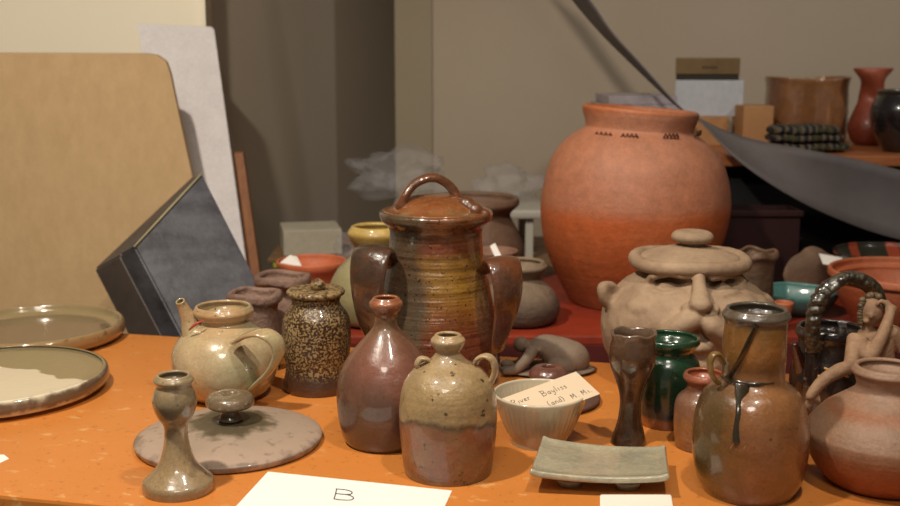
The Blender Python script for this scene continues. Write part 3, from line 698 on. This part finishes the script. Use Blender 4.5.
def on_body(px, py, rows, cx, Y, lean=0, out=.0006):
    """point seen at (px,py) on the front of the lathed body"""
    lo, hi = Y-.09, Y+.01; prof = [(z, r) for r, z in rows]
    def rad(z):
        for (z0, r0), (z1, r1) in zip(prof, prof[1:]):
            if z0 <= z <= z1: return r0+(r1-r0)*(z-z0)/(z1-z0)
        return prof[-1][1]
    X0 = root.location.x; yy = lo
    for i in range(200):
        yy = lo+(hi-lo)*i/200; p = W(px, py, yy); z = p.z-T
        if math.hypot(p.x-X0-lean*z, p.y-Y) <= rad(z): break
    d = Vector((p.x-X0, p.y-Y, 0)).normalized()
    return p+d*out
dr = [on_body(x, y, o, 752, 1.338) for x, y in ((757, 326), (752, 338), (746, 352), (738, 366), (731, 377))]
build('glaze_drip', tube(dr, [.004, .0060, .0070, .0065, .009], 12, flat=.22, binorm=(1, .2, .3)), M_drip, root, world=True)
dr = [on_body(x, y, o, 752, 1.338) for x, y in ((743, 384), (742, 396), (741, 412), (738, 428), (738, 443))]
build('glaze_drip', tube(dr, [.010, .0080, .0062, .0055, .0066], 12, flat=.22, binorm=(1, 0, 0)), M_drip, root, world=True)
dr = [on_body(x, y, o, 752, 1.338) for x, y in ((722, 376), (733, 381), (745, 383.5), (758, 384), (774, 383))]
build('glaze_drip', tube(dr, [.0018, .003, .0028, .0022, .001], 10, flat=.5, binorm=(0, .3, 1)), M_drip, root, world=True)
bm = tube([k(723, 363, 1.325), k(719, 355, 1.32), k(713, 355, 1.315), k(710, 364, 1.315), k(712, 375, 1.315), k(718, 383, 1.32)], [.0055]*6, 16, flat=.6, binorm=(-.4, 1, 0))
build('handle', bm, M_handL if False else ceramic('jug_handle', [(0, (120, 92, 48)), (1, (140, 108, 56))], .2, rough=.2, coat=.8), root, world=True)
# incised mark: grid of diamonds
bm = bmesh.new()
for a_, b_ in (((728, 452), (740, 434)), ((735, 461), (750, 440)), ((744, 463), (757, 448)), ((730, 440), (750, 463)), ((737, 434), (757, 458))):
    P = [on_body(a_[0]+(b_[0]-a_[0])*t_, a_[1]+(b_[1]-a_[1])*t_, o, 752, 1.338, out=.0001) for t_ in (0, .33, .66, 1)]
    tube(P, .00055, 6, n=3, bm=bm)
build('incised_mark', bm, plain('incised', (176, 130, 96), None), root, world=True)

# ------------------------------------------------------------------ round pot on the right
m = ceramic('burnished_pot', [(0, (150, 72, 36)), (.25, (160, 84, 46)), (.44, (158, 98, 66)), (.52, (160, 120, 92)), (.8, (164, 128, 100)), (.9, (166, 110, 76)), (1, (172, 136, 110))], .115,
            warp=.05, mott=(150, 104, 80), mottscale=8, mottamt=.4, rough=.5, bump=.2, rings=1.2, ringscale=70)
vessel('round_pot', 884, 1.364, [(33, 368), (35, 372), (31, 378), (29.5, 388), (40, 397), (60, 411), (73, 427), (76, 436), (71, 454), (58, 473), (46, 483)], m,
       'squat round clay pot, beige above and orange below, at right edge', 'pot', t=.007)

# ------------------------------------------------------------------ face jar
m = plain('buff_clay', (174, 148, 120), (148, 122, 98), 14, .75, .6, 50)
YF = 1.84; cx = 688
loc = Vector((W(cx, 300, YF).x, YF, T))
rows = px_rows(cx, YF, [(47, 262), (48, 268), (56, 277), (70, 288), (82, 302), (86, 322), (81, 348), (68, 367), (56, 379)])
root = empty('face_jar', loc, 'buff clay jar modelled as a face with nose and moustache', 'jar')
bm = bmesh.new(); rows[0] = (rows[0][0], 0)
prof = [(0, 0)]+catmull(rows, 5)+[(0, rows[-1][1])]
wl = lambda x, y, Y: W(x, y, Y)-loc
# surface depth in front
def sd_(px, py):
    for i in range(200):
        Y = YF-.16+i*.0008; p = W(px, py, Y)-loc; rr = rows[-1][0]
        for (r0, z0), (r1, z1) in zip(rows, rows[1:]):
            if z0 <= p.z <= z1: rr = r0+(r1-r0)*(p.z-z0)/(z1-z0)
        if math.hypot(p.x, p.y) <= rr: return Y
    return YF
def fp(px, py, out=0.): return wl(px, py, sd_(px, py)-out)
SOC = [tuple(fp(px_, py_)) for px_, py_ in ((666, 281), (724, 283), (700, 336))]
def socket(x, y, z, a):
    for c_, d_, w_, h_, in ((0, .026, .025, .016), (1, .026, .025, .016), (2, .010, .045, .022)):
        ex_, ez_ = SOC[c_][0], SOC[c_][2]
        if y < 0:
            g = d_*math.exp(-((x-ex_)/w_)**2-((z-ez_)/h_)**2); r_ = math.hypot(x, y); kf = max(.2, 1-g/max(r_, .01)); x, y = x*kf, y*kf
    return x, y, z
prof = [(0, 0)]+catmull(rows, 12)+[(0, rows[-1][1])]
lathe(prof, 220, .006, bm=bm, fn=socket)
# brow ridge, sockets, nose, cheeks, moustache, lip, chin
tube([fp(646, 282, .0), fp(655, 276, .006), fp(672, 273.5, .010), fp(690, 277, .010)], [.005, .0075, .008, .007], bm=bm)
tube([fp(708, 278, .010), fp(722, 275, .010), fp(736, 276, .006), fp(745, 283, 0)], [.007, .0085, .0075, .005], bm=bm)
for i in range(26):
    px_ = 650+i*3.6
    if abs(px_-699) > 8: ball(bm, fp(px_, 276+1.5*math.sin(i*2.3), .012), .0038+.0013*math.sin(i*1.7), 2)
tube([fp(699, 272, .008), fp(699, 284, .014), fp(700, 296, .020), fp(701, 305, .026)], [.010, .0115, .014, .017], bm=bm)
ball(bm, fp(701, 305, .024), (.019, .016, .012)); ball(bm, fp(688, 308, .010), (.010, .012, .008)); ball(bm, fp(714, 309, .010), (.010, .012, .008))
ball(bm, fp(667, 285, -.014), (.0150, .012, .0065)); ball(bm, fp(723, 287, -.014), (.0140, .012, .0065))
tube([fp(652, 291, -.004), fp(668, 294, -.002), fp(684, 291, -.003)], .005, bm=bm); tube([fp(710, 294, -.003), fp(724, 296, -.002), fp(738, 292, -.004)], .005, bm=bm)
ball(bm, fp(655, 308, -.040), (.05, .045, .028)); ball(bm, fp(738, 312, -.036), (.042, .042, .03))
tube([fp(701, 321, .006), fp(690, 322, .008), fp(677, 328, .004), fp(664, 338, -.004), fp(655, 350, -.008)], [.012, .018, .019, .014, .006], bm=bm)
tube([fp(701, 321, .006), fp(712, 326, .008), fp(722, 336, .004), fp(729, 346, -.002), fp(738, 356, -.008)], [.012, .018, .018, .014, .006], bm=bm)
ball(bm, fp(700, 347, -.004), (.022, .014, .010)); ball(bm, fp(700, 366, -.006), (.03, .016, .014))
# ears
tube([wl(609, 305, YF-.02), wl(604, 296, YF-.025), wl(604, 287, YF-.025), wl(611, 286, YF-.02), wl(616, 292, YF-.015)], [.010, .012, .010, .009, .008], bm=bm)
tube([wl(764, 318, YF-.02), wl(768, 306, YF-.025), wl(762, 298, YF-.025), wl(752, 297, YF-.02)], [.010, .012, .012, .009], bm=bm)
shake(bm, .003, 45)
for v in bm.verts: v.co.z = max(v.co.z, .002)
body = build('body', bm, m, root); remesh(body, .0034, 3, .5)
# rim collar
zr_ = W(cx, 260, YF).z-T; kk = depth(W(cx, 258, YF))/F
bm = bmesh.new()
tube([(math.cos(a)*54*kk, math.sin(a)*54*kk, zr_+.002*math.sin(a*3)) for a in [i*2*PI/40 for i in range(41)]], .0115, 16, bm=bm, n=2, knob=.03, caps=False)
rim = build('rim', bm, m, root)
M_cl2 = plain('buff_clay_lid', (176, 150, 122), (150, 126, 102), 14, .75, .6, 50)
pr = [(0, zr_-.012), (44*kk, zr_-.012), (47*kk, zr_-.002), (48*kk, zr_+.006), (44*kk, zr_+.011), (34*kk, zr_+.017), (18*kk, zr_+.024), (8*kk, zr_+.027), (0, zr_+.027)]
flid = build('lid', lathe(catmull(pr, 4), 72, .01), M_cl2, root)
pr = [(0, zr_+.022), (12*kk, zr_+.022), (11*kk, zr_+.029), (18*kk, zr_+.033), (20.5*kk, zr_+.041), (17*kk, zr_+.049), (9*kk, zr_+.051), (0, zr_+.048)]
build('lid_knob', lathe(catmull(pr, 4), 48, .015, off=(.003, 0, 0)), M_cl2, flid)

# ------------------------------------------------------------------ black teapot with overhead handle
m = ceramic('black_gloss', [(0, (34, 26, 24)), (1, (40, 34, 32))], .16, mott=(64, 52, 46), mottscale=20, mottamt=.6, speck=(120, 116, 116), speckscale=50, speckth=.64, rough=.08, coat=1, bump=.45, bumpscale=45)  # grey flecks made denser to paint glints into the glaze
YT = 1.66; k = W
root, o, body = vessel('teapot', 829, YT, [(33, 328), (34, 333), (31, 339), (32, 350), (36, 368), (37, 388), (30, 400)], m,
    'glossy black open pot with arched braided overhead handle', 'teapot', asroot=False, t=.007)
M_snake = ceramic('textured_glaze', [(0, (60, 52, 40)), (1, (82, 74, 58))], .3, mott=(36, 32, 28), mottscale=50, mottamt=.9, rough=.22, coat=.8, bump=.8, bumpscale=80)
hp = [k(814, 350, 1.605), k(812, 330, 1.595), k(815, 308, 1.59), k(824, 291, 1.59), k(838, 281, 1.59), k(852, 278, 1.59), k(866, 283, 1.59), k(876, 293, 1.60), k(878, 306, 1.605)]
bm = tube(hp, [.0105, .0105, .010, .010, .0105, .011, .012, .012, .010], 18, n=4)
Q = catmull([tuple(p) for p in hp], 5)
for i, p in enumerate(Q):
    for kx in range(3):
        a = i*.9+kx*2.1; ball(bm, Vector(p)+Vector((math.cos(a)*.006, math.sin(a)*.007-.002, math.cos(a*1.3)*.005)), .0062, 2)
h_ = build('handle', bm, M_snake, root, world=True); remesh(h_, .0016, 2, .5)
# strap front slab, knob behind and spout
bm = tube([k(812, 343, 1.607), k(812, 360, 1.604), k(811, 385, 1.604), k(811, 402, 1.61)], [.010, .011, .012, .011], 16, flat=.45, binorm=(1, .1, 0)); build('strap', bm, m, root, world=True)
bm = tube([k(841, 350, 1.625), k(841, 338, 1.62), k(840, 328, 1.625)], [.011, .009, .008], 14, knob=.1); build('lug', bm, M_snake, root, world=True)
bm = tube([k(806, 378, 1.65), k(799, 358, 1.64), k(794, 343, 1.63)], [.014, .009, .005], 14); build('spout', bm, ceramic('dark_red_gloss', [(0, (60, 22, 18)), (1, (70, 30, 24))], .1, rough=.12, coat=1), root, world=True)
M_gold = plain('gold_line', (196, 150, 70), None, rough=.3, bump=0)
build('gold_stripe', tube([k(817, 395, 1.592), k(819, 375, 1.590)], .0016, 8, n=3), M_gold, root, world=True)
build('gold_stripe', tube([k(824, 368, 1.600), k(836, 372, 1.597), k(848, 377, 1.603)], .0018, 8, n=3), M_gold, root, world=True)

# ------------------------------------------------------------------ clay woman leaning on the pot
m = plain('figure_clay', (172, 138, 108), (140, 108, 82), 30, .7, .8, 70)
YG = 1.535
root = empty('clay_figurine', (W(874, 400, YG).x, YG, T), 'buff clay figurine of a person, arm raised to head, behind round pot', 'figurine')
k3 = lambda x, y, dy=0: W(x, y, YG+dy)
bm = bmesh.new()
tube([k3(873, 300, -.005), k3(869, 318), k3(868, 331)], [.010, .008, .009], bm=bm)               # neck
ball(bm, k3(872, 312, -.004), (.0155, .016, .020)); ball(bm, k3(871, 316, -.019), (.0035, .005, .005))  # head, nose
ball(bm, k3(867, 321, -.012), (.006, .006, .004))
tube([k3(872, 330), k3(874, 345), k3(878, 362), k3(882, 385), k3(882, 408)], [.020, .026, .024, .028, .036], 20, bm=bm)  # torso
ball(bm, k3(862, 343, -.010), (.016, .014, .014))
tube([k3(884, 332), k3(896, 336), k3(905, 350)], [.014, .013, .012], bm=bm)
# raised arm: shoulder, elbow, hand at the head
tube([k3(858, 339, -.018), k3(862, 352, -.028), k3(870, 356, -.034), k3(878, 344, -.036), k3(886, 326, -.032), k3(891, 311, -.024)], [.014, .0125, .0115, .0095, .008, .0065], bm=bm)
ball(bm, k3(891, 309, -.022), (.009, .006, .007))
for i in range(4): tube([k3(892-i*1.0, 308-i*.6, -.022), k3(888-i*2.2, 302-i*.4, -.020), k3(882-i*1.8, 301+i*1.4, -.019)], [.0032, .0030, .0024], 10, bm=bm)
tube([k3(893, 312, -.022), k3(889, 316, -.024), k3(885, 316, -.024)], [.0035, .003, .0026], 10, bm=bm)
# other arm stretched down over the round pot to the left
tube([k3(856, 338, -.01), k3(853, 352, -.03), k3(850, 366, -.05), k3(838, 371, -.06), k3(824, 380, -.065), k3(813, 392, -.068), k3(809, 399, -.068)], [.013, .011, .0105, .010, .009, .0075, .006], bm=bm)
for i in range(4): tube([k3(811+i*1.6, 397, -.068), k3(806+i*1.6, 404+i*.6, -.067), k3(805+i*1.8, 409+i*.5, -.066)], [.0034, .0030, .0022], 10, bm=bm)
tube([k3(816, 393, -.068), k3(819, 400, -.07), k3(819, 405, -.07)], [.0035, .003, .0022], 10, bm=bm)
# crossed base the body sits on
ball(bm, k3(882, 420, .0), (.055, .042, .03))
tube([k3(882, 420), Vector((k3(882, 420).x, YG, T+.012))], [.045, .046], 24, bm=bm)
fg = build('body', bm, m, root, world=True); remesh(fg, .0022, 2, .5)
bm = bmesh.new()
for i in range(46):
    a = random.uniform(0, 2*PI); b_ = random.uniform(-.2, 1.3)
    c_ = k3(873, 309, .001)+Vector((math.cos(a)*math.cos(b_)*.0155, abs(math.sin(a))*math.cos(b_)*.013, math.sin(b_)*.020)); ball(bm, c_, random.uniform(.004, .006), 2)
for i in range(9): ball(bm, k3(861+random.uniform(-1, 2), 300+i*2.8, -.004), .0048, 2)
build('hair', bm, plain('hair_clay', (118, 98, 72), (80, 66, 48), 60, .5, .6), root, world=True)

# ------------------------------------------------------------------ right back pots on red table
m = ceramic('dull_brown', [(0, (76, 58, 44)), (.75, (88, 68, 52)), (1, (120, 92, 72))], .14, mott=(110, 90, 68), mottscale=24, rough=.5, bump=.4)
def quatre(x, y, z, a):
    f_ = 1+.10*math.cos(4*a+.7)*min(1, max(0, z-.09)/.05)
    return x*f_, y*f_, z+.003*math.cos(4*a)*min(1, max(0, z-.10)/.04)
vessel('clay_pot', 753, 2.215, [(21, 252), (22, 256), (19, 262), (19, 275), (20, 300), (17, 324)], m, 'small dull brown pot with pinched square mouth, behind the face jar', 'pot', fn=quatre, t=.008)
bm = slab([W(724, 235, 2.13), W(726.5, 234, 2.13), W(732, 250, 2.12), W(729, 251, 2.12)], (0, .001, 0))
m = ceramic('teal_glaze', [(0, (70, 116, 112)), (.6, (88, 140, 136)), (.9, (104, 158, 150)), (1, (134, 178, 164))], .09, rough=.3, coat=.4, bump=.05)
def fac(x, y, z, a):
    n_ = 7; s_ = 2*PI/n_; kf = math.cos(s_/2)/math.cos(((a+.3) % s_)-s_/2)
    kf = 1+(kf-1)*.8; return x*kf, y*kf, z
vessel('teal_bowl', 795, 2.33, [(42, 291), (41, 295), (34, 305), (22, 313)], m, 'faceted teal glazed bowl between square pot and large terracotta bowl', 'bowl', fn=fac, wob=0)
m = ceramic('terracotta_big_bowl', [(0, (168, 86, 54)), (.7, (190, 98, 60)), (1, (206, 118, 78))], .12, mott=(196, 128, 96), mottscale=7, mottamt=.5, rough=.55, rings=.8, bump=.2)
vessel('terracotta_bowl', 908, 2.215, [(78, 272), (78, 277), (73, 279.5), (73, 284), (66, 300), (50, 325)], m, 'large wide terracotta bowl cut by the right picture edge', 'bowl', t=.009)
# shard in front of it
s = NT('striped_dark')
w_ = s.n('ShaderNodeTexWave', wave_type='BANDS', bands_direction='X'); w_.inputs['Scale'].default_value = 3.2; w_.inputs['Distortion'].default_value = 1.5; s.l(s.co, w_.inputs[0])
s.l(s.mix(s.ramp(w_.outputs['Fac'], [(.80, BW(0)), (.86, BW(1))]), lin((44, 44, 34)), lin((150, 66, 44))), s.b.inputs['Base Color']); s.set(.25, .6)
vessel('platter_bowl', 889, 2.53, [(55, 252), (54, 255), (42, 268), (24, 289)], s.m, 'dark glazed bowl with terracotta stripes, behind the terracotta bowl', 'bowl')
# broken clay lumps
m = plain('broken_clay', (132, 106, 86), (104, 82, 66), 16, .8, .5, 40)
bm = bmesh.new(); cl = W(812, 285, 2.53)
for dx, dz_, r_, f_ in ((-.022, .045, .055, .5), (.006, .062, .05, .42), (.03, .05, .045, .6)):
    ball(bm, (cl.x+dx, 2.545+dx*.4, T+dz_), (r_, .016, r_*.95), 3, Matrix.Rotation(f_-.5, 3, 'X') @ Matrix.Rotation(.3, 3, 'Z'))
shake(bm, .008, 22)
o = build('clay_shards', bm, m, world=True, loc=(cl.x, 2.545, T)); remesh(o, .004, 3); tag(o, 'broken brown clay lump carrying a white tag, behind the teal bowl', 'clay fragment')
bm = slab([W(819, 254, 2.50), W(842, 258, 2.50), W(847, 267, 2.48), W(823, 264, 2.48)], (0, .004, .001))
o = build('price_tag', bm, M_paper, world=True, loc=W(832, 262, 2.49), smooth=False); tag(o, 'white tag propped on the broken clay lump', 'tag')
# small terracotta lid between face jar and tall jug
m = plain('terracotta_plain', (190, 112, 76), (176, 98, 64), 12, .6)
vessel('clay_saucer', 783, 2.17, [(10, 303), (9, 308), (6, 320), (6, 330)], m, 'tiny terracotta cup peeking out right of the face jar', 'cup')
# dark red crate
M_crate = plain('crate_red_shaded', (46, 6, 6), (34, 5, 5), 6, .6)  # red taken very dark: shade under the sheet is put into the colour
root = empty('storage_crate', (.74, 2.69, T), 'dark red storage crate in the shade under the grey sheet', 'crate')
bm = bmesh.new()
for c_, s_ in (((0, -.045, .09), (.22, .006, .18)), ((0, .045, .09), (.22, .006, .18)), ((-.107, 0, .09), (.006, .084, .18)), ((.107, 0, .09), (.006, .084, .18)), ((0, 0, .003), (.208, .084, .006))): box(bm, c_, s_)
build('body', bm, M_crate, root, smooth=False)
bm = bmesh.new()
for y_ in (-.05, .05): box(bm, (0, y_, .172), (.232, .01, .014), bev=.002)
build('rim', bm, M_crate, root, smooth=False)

# ------------------------------------------------------------------ cabinet shelf
SZ = 1.047
root = empty('cabinet', (1.04, 3.14, 0), 'cabinet, its body black in place of deep shade, with an orange wood top along the back', 'cabinet')
M_top = plain('orange_wood', (176, 108, 62), (150, 88, 48), 5, .5, stretch=(1, 8, 8))
bm = bmesh.new(); box(bm, (0, 0, SZ-.014), (1.20, .66, .028), bev=.004); build('worktop', bm, M_top, root, smooth=False)
bm = bmesh.new(); box(bm, (0, .01, (SZ-.03)/2), (1.16, .60, SZ-.03)); build('shade_body', bm, plain('shade_black', (22, 18, 18), (14, 12, 12), 6, .95, .3), root, smooth=False)  # near-black body paints the deep shade below the shelf top
def cube_obj(name, x0, x1, y0, y1, Y, d, mat, label, cat, rz=0, zb=None, bev=.002):
    a_, b_ = W(x0, y0, Y), W(x1, y1, Y); zt_ = a_.z; zl = zb if zb is not None else b_.z
    c_ = ((a_.x+b_.x)/2, Y+d/2, zl); bm = bmesh.new(); box(bm, (0, 0, (zt_-zl)/2), (b_.x-a_.x, d, zt_-zl), rz, bev)
    o = build(name, bm, mat, loc=c_, smooth=False); tag(o, label, cat); return o, zt_
M_card = plain('cardboard', (178, 132, 86), (164, 118, 74), 6, .8)
o, z1 = cube_obj('cardboard_tray', 674, 735, 117, 150, 3.15, .24, M_card, 'low tan cardboard tray under the white box on the cabinet', 'box', zb=SZ, rz=-.2)
o, z2 = cube_obj('storage_box', 682, 747, 80, 116, 3.19, .16, plain('pale_blue_card', (186, 190, 196), (178, 182, 188), 8), 'pale white box under the olive shoebox on the cabinet', 'box', zb=z1, rz=-.2)
root = empty('shoebox', ((W(683, 60, 3.18).x+W(746, 60, 3.18).x)/2, 3.27, z2), 'olive brown cardboard box over a painted dark gap, topmost of the box pile', 'box'); root.rotation_euler[2] = -.2
z3 = W(700, 58, 3.18).z; w3 = W(740, 60, 3.18).x-W(677, 60, 3.18).x
bm = bmesh.new(); box(bm, (0, 0, .008), (w3*.98, .16, .014)); build('base', bm, plain('gap_shade', (40, 36, 26), None), root, smooth=False)  # dark slab paints the shaded gap between the two boxes
bm = bmesh.new(); box(bm, (0, 0, (z3-z2+.016)/2), (w3, .165, z3-z2-.016), bev=.003); build('lid', bm, plain('olive_card', (120, 96, 62), (108, 86, 54), 8), root, smooth=False)
bm = bmesh.new()
for i in range(5): box(bm, (-.012+i*.009, -.0835, (z3-z2)*.58), (.006, .001, .0075 if i % 2 else .006))
build('printed_mark', bm, plain('print', (66, 52, 34), None, bump=0), root, smooth=False)
o, z4 = cube_obj('carton', 744, 772, 106, 150, 3.08, .12, M_card, 'small upright tan cardboard box left of the double vessel', 'box', zb=SZ, bev=.003)
# magazines
mags = [((150, 140, 150), .30), ((96, 62, 74), .31), ((168, 168, 172), .30), ((120, 108, 112), .29), ((176, 174, 182), .30), ((172, 164, 170), .28)]
zt_ = W(630, 94, 3.15).z; hm = (zt_-SZ)/6; xm0 = W(592, 98, 3.1).x; xm1 = W(666, 98, 3.1).x
for i, (c_, w_) in enumerate(mags):
    bm = bmesh.new(); wd = xm1-xm0-.004*i*(i % 2); box(bm, (0, 0, hm/2-.0003), (wd, .26, hm-.0008), random.uniform(-.03, .03), .0015)
    o = build('magazine', bm, plain('magazine_cover', c_, tuple(int(v*.85) for v in c_), 12, .4), loc=((xm0+xm1)/2+.02+random.uniform(-.004, .004), 3.14, SZ+hm*i), smooth=False)
    tag(o, ('pale covered topmost magazine' if i == 5 else 'magazine in the low pile') + ' behind the neck of the large terracotta jar', 'magazine', None if i == 5 else 'magazines piled on the cabinet')
# double vessel
m = ceramic('honey_glaze', [(0, (104, 66, 38)), (.25, (134, 88, 54)), (1, (150, 104, 66))], .16, mott=(120, 80, 50), rough=.15, coat=1, bump=.1, streak=(170, 120, 76), streakth=.62)
YD = 3.27; dc = W(804, 140, YD); kk = depth(W(804, 110, YD))/F
Hd = W(804, 78, YD).z-SZ
def lobe(x, y, z, a):
    # two joined lobes
    r_ = math.hypot(x, y); ax = abs(math.cos(a)); f_ = .62+.42*ax**1.2
    return x*1.0*(.86+.14*ax), y*f_*1.15, z+.002*math.cos(2*a)*(z/Hd)-(.004 if z > Hd*.9 else 0)*(1-ax)
prof = hollow([(38*kk, 0), (40*kk, Hd*.15), (40*kk, Hd*.5), (39.5*kk, Hd*.85), (41*kk, Hd)], .008, floor=.012)
o = build('double_vessel', lathe(prof, 96, .0, fn=lobe), m, loc=(dc.x, YD, SZ)); tag(o, 'wide honey brown glossy double lobed vessel on the cabinet', 'vessel')
# folded knitted scarf
s = NT('knit')
w1 = s.n('ShaderNodeTexWave', wave_type='BANDS', bands_direction='X'); w1.inputs['Scale'].default_value = 16; w1.inputs['Distortion'].default_value = 3; s.l(s.co, w1.inputs[0])
w2 = s.noise(34, 3)
col = s.mix(s.ramp(w1.outputs['Fac'], [(.35, BW(0)), (.5, BW(1))]), lin((24, 24, 32)), lin((96, 86, 70)))
col = s.mix(s.ramp(w2, [(.52, BW(0)), (.58, BW(1))]), col, lin((66, 64, 36)))
s.l(col, s.b.inputs['Base Color']); s.bump(w1.outputs['Fac'], .8, .01); s.set(.95)
YS = 2.93; a_ = W(766, 150, YS); b_ = W(846, 150, YS)
bm = bmesh.new(); wS = (b_.x-a_.x)/2
for zc__, wx, off_ in ((.014, wS, .004), (.038, wS*.92, -.004), (.058, wS*.86, -.008)):
    r_ = bmesh.ops.create_uvsphere(bm, u_segments=40, v_segments=16, radius=1)
    for v in r_['verts']:
        c_ = v.co; f_ = lambda t, p: math.copysign(abs(t)**p, t)
        v.co = Vector((f_(c_.x, .55)*wx+off_, f_(c_.y, .6)*.07, f_(c_.z, .8)*.0135+zc__+.002*math.sin(c_.x*9)))
shake(bm, .002, 60)
o = build('folded_scarf', bm, s.m, loc=((a_.x+b_.x)/2, YS+.01, SZ)); tag(o, 'folded dark knitted scarf with pale stripes in front of the double vessel', 'scarf')
# terracotta vase with twisted neck
m = ceramic('red_terracotta', [(0, (120, 48, 28)), (.4, (134, 56, 34)), (.75, (158, 78, 52)), (1, (176, 92, 64))], .22, rough=.4, bump=.2, coat=.15)
def twist(x, y, z, a):
    t_ = max(0, min(1, (z-.09)/.05)); return x*(1+.16*t_*math.cos(2*a+z*55)), y*(1+.16*t_*math.cos(2*a+z*55)), z
vessel('terracotta_vase', 871, 3.15, [(18, 69), (17, 73), (12, 85), (11, 95), (12, 102), (17, 112), (21, 124), (21, 132), (17, 141), (12, 145.5)], m,
       'slim red terracotta vase with twisted neck on the cabinet', 'vase', z0=SZ, fn=twist)
m = ceramic('blue_black', [(0, (36, 28, 24)), (.8, (34, 34, 38)), (1, (70, 66, 40))], .17, rough=.12, coat=1, bump=.1, mott=(46, 50, 60))
vessel('dark_jar', 905, 2.93, [(29, 91), (28, 95), (30, 99), (34, 110), (32, 127), (25, 142), (19, 153)], m, 'blue-black glazed jar with mottled rim at the right end of the cabinet', 'jar', z0=SZ)

# ------------------------------------------------------------------ hanging grey sheet
top_ = [(470, -135, 3.05), (520, -68, 3.02), (572, 0, 2.99), (600, 33, 2.95), (632, 65, 2.90), (672, 103, 2.84), (690, 115, 2.80), (703, 121, 2.78), (730, 133, 2.76), (765, 142, 2.74), (810, 150, 2.72), (860, 160, 2.74), (900, 170, 2.75), (960, 184, 2.76)]
bot_ = [(488, -135, 2.93), (537, -68, 2.90), (589, 0, 2.87), (612, 33, 2.85), (640, 64, 2.83), (676, 104, 2.80), (692, 117, 2.78), (704, 126, 2.76), (730, 154, 2.70), (765, 181, 2.68), (810, 207, 2.68), (860, 228, 2.70), (900, 240, 2.70), (960, 254, 2.70)]
A2 = catmull([tuple(W(*p)) for p in top_], 5); B2 = catmull([tuple(W(*p)) for p in bot_], 5)
bm = bmesh.new(); NR = 6; grid = []
for a_, b_ in zip(A2, B2):
    a_, b_ = Vector(a_), Vector(b_); wd = (b_-a_).length
    grid.append([bm.verts.new(a_.lerp(b_, j/NR)+Vector((0, math.sin(j/NR*PI)*wd*.10, 0))) for j in range(NR+1)])
for g0, g1 in zip(grid, grid[1:]):
    for j in range(NR): bm.faces.new((g0[j], g0[j+1], g1[j+1], g1[j]))
o = build('grey_sheet', bm, plain('grey_vinyl', (104, 98, 98), (97, 91, 91), 3, .55, .0), world=True, loc=W(703, 123, 2.77)); tag(o, 'long grey sheet sagging diagonally in front of the cabinet', 'sheet')
so = o.modifiers.new('thickness', 'SOLIDIFY'); so.thickness = .003

# ------------------------------------------------------------------ lights
def lamp(name, loc, target, power, size, color=(1, .80, .58), spread=180, kind='AREA', angle=60, blend=.5):
    if kind == 'AREA':
        l = bpy.data.lights.new(name, 'AREA'); l.shape = 'DISK'; l.size = size; l.spread = math.radians(spread)
    else:
        l = bpy.data.lights.new(name, 'SPOT'); l.shadow_soft_size = size; l.spot_size = math.radians(angle); l.spot_blend = blend
    l.energy = power; l.color = color
    o = bpy.data.objects.new(name, l); C.objects.link(o); o.location = loc
    d = Vector(target)-Vector(loc); o.rotation_euler = d.to_track_quat('-Z', 'Y').to_euler(); return o
lamp('ceiling_spot_left', (-.8, .9, 2.75), (-.6, 2.1, 1.05), 185, .045, (1, .885, .74), kind='SPOT', angle=98, blend=.8)
lamp('ceiling_spot_centre', (.45, .7, 2.75), (.15, 1.6, .8), 82, .045, (1, .875, .73), kind='SPOT', angle=70, blend=.8)
lamp('ceiling_spot_right', (1.9, 1.6, 2.6), (1.45, 3.7, 1.75), 84, .08, (1, .95, .92), kind='SPOT', angle=85, blend=1)
lamp('front_fill', (-.2, -.4, 2.8), (0, 1.8, .8), 24, .7, (1, .92, .82))  # added soft fill for the front faces, not a fitting of the room
w = bpy.data.worlds.new('world'); S.world = w; w.use_nodes = True
w.node_tree.nodes['Background'].inputs[0].default_value = (1, .92, .84, 1); w.node_tree.nodes['Background'].inputs[1].default_value = .15
S.view_settings.view_transform = 'Standard'; S.view_settings.look = 'None'; S.view_settings.exposure = -.14; S.view_settings.gamma = 1
S.view_settings.use_curve_mapping = False
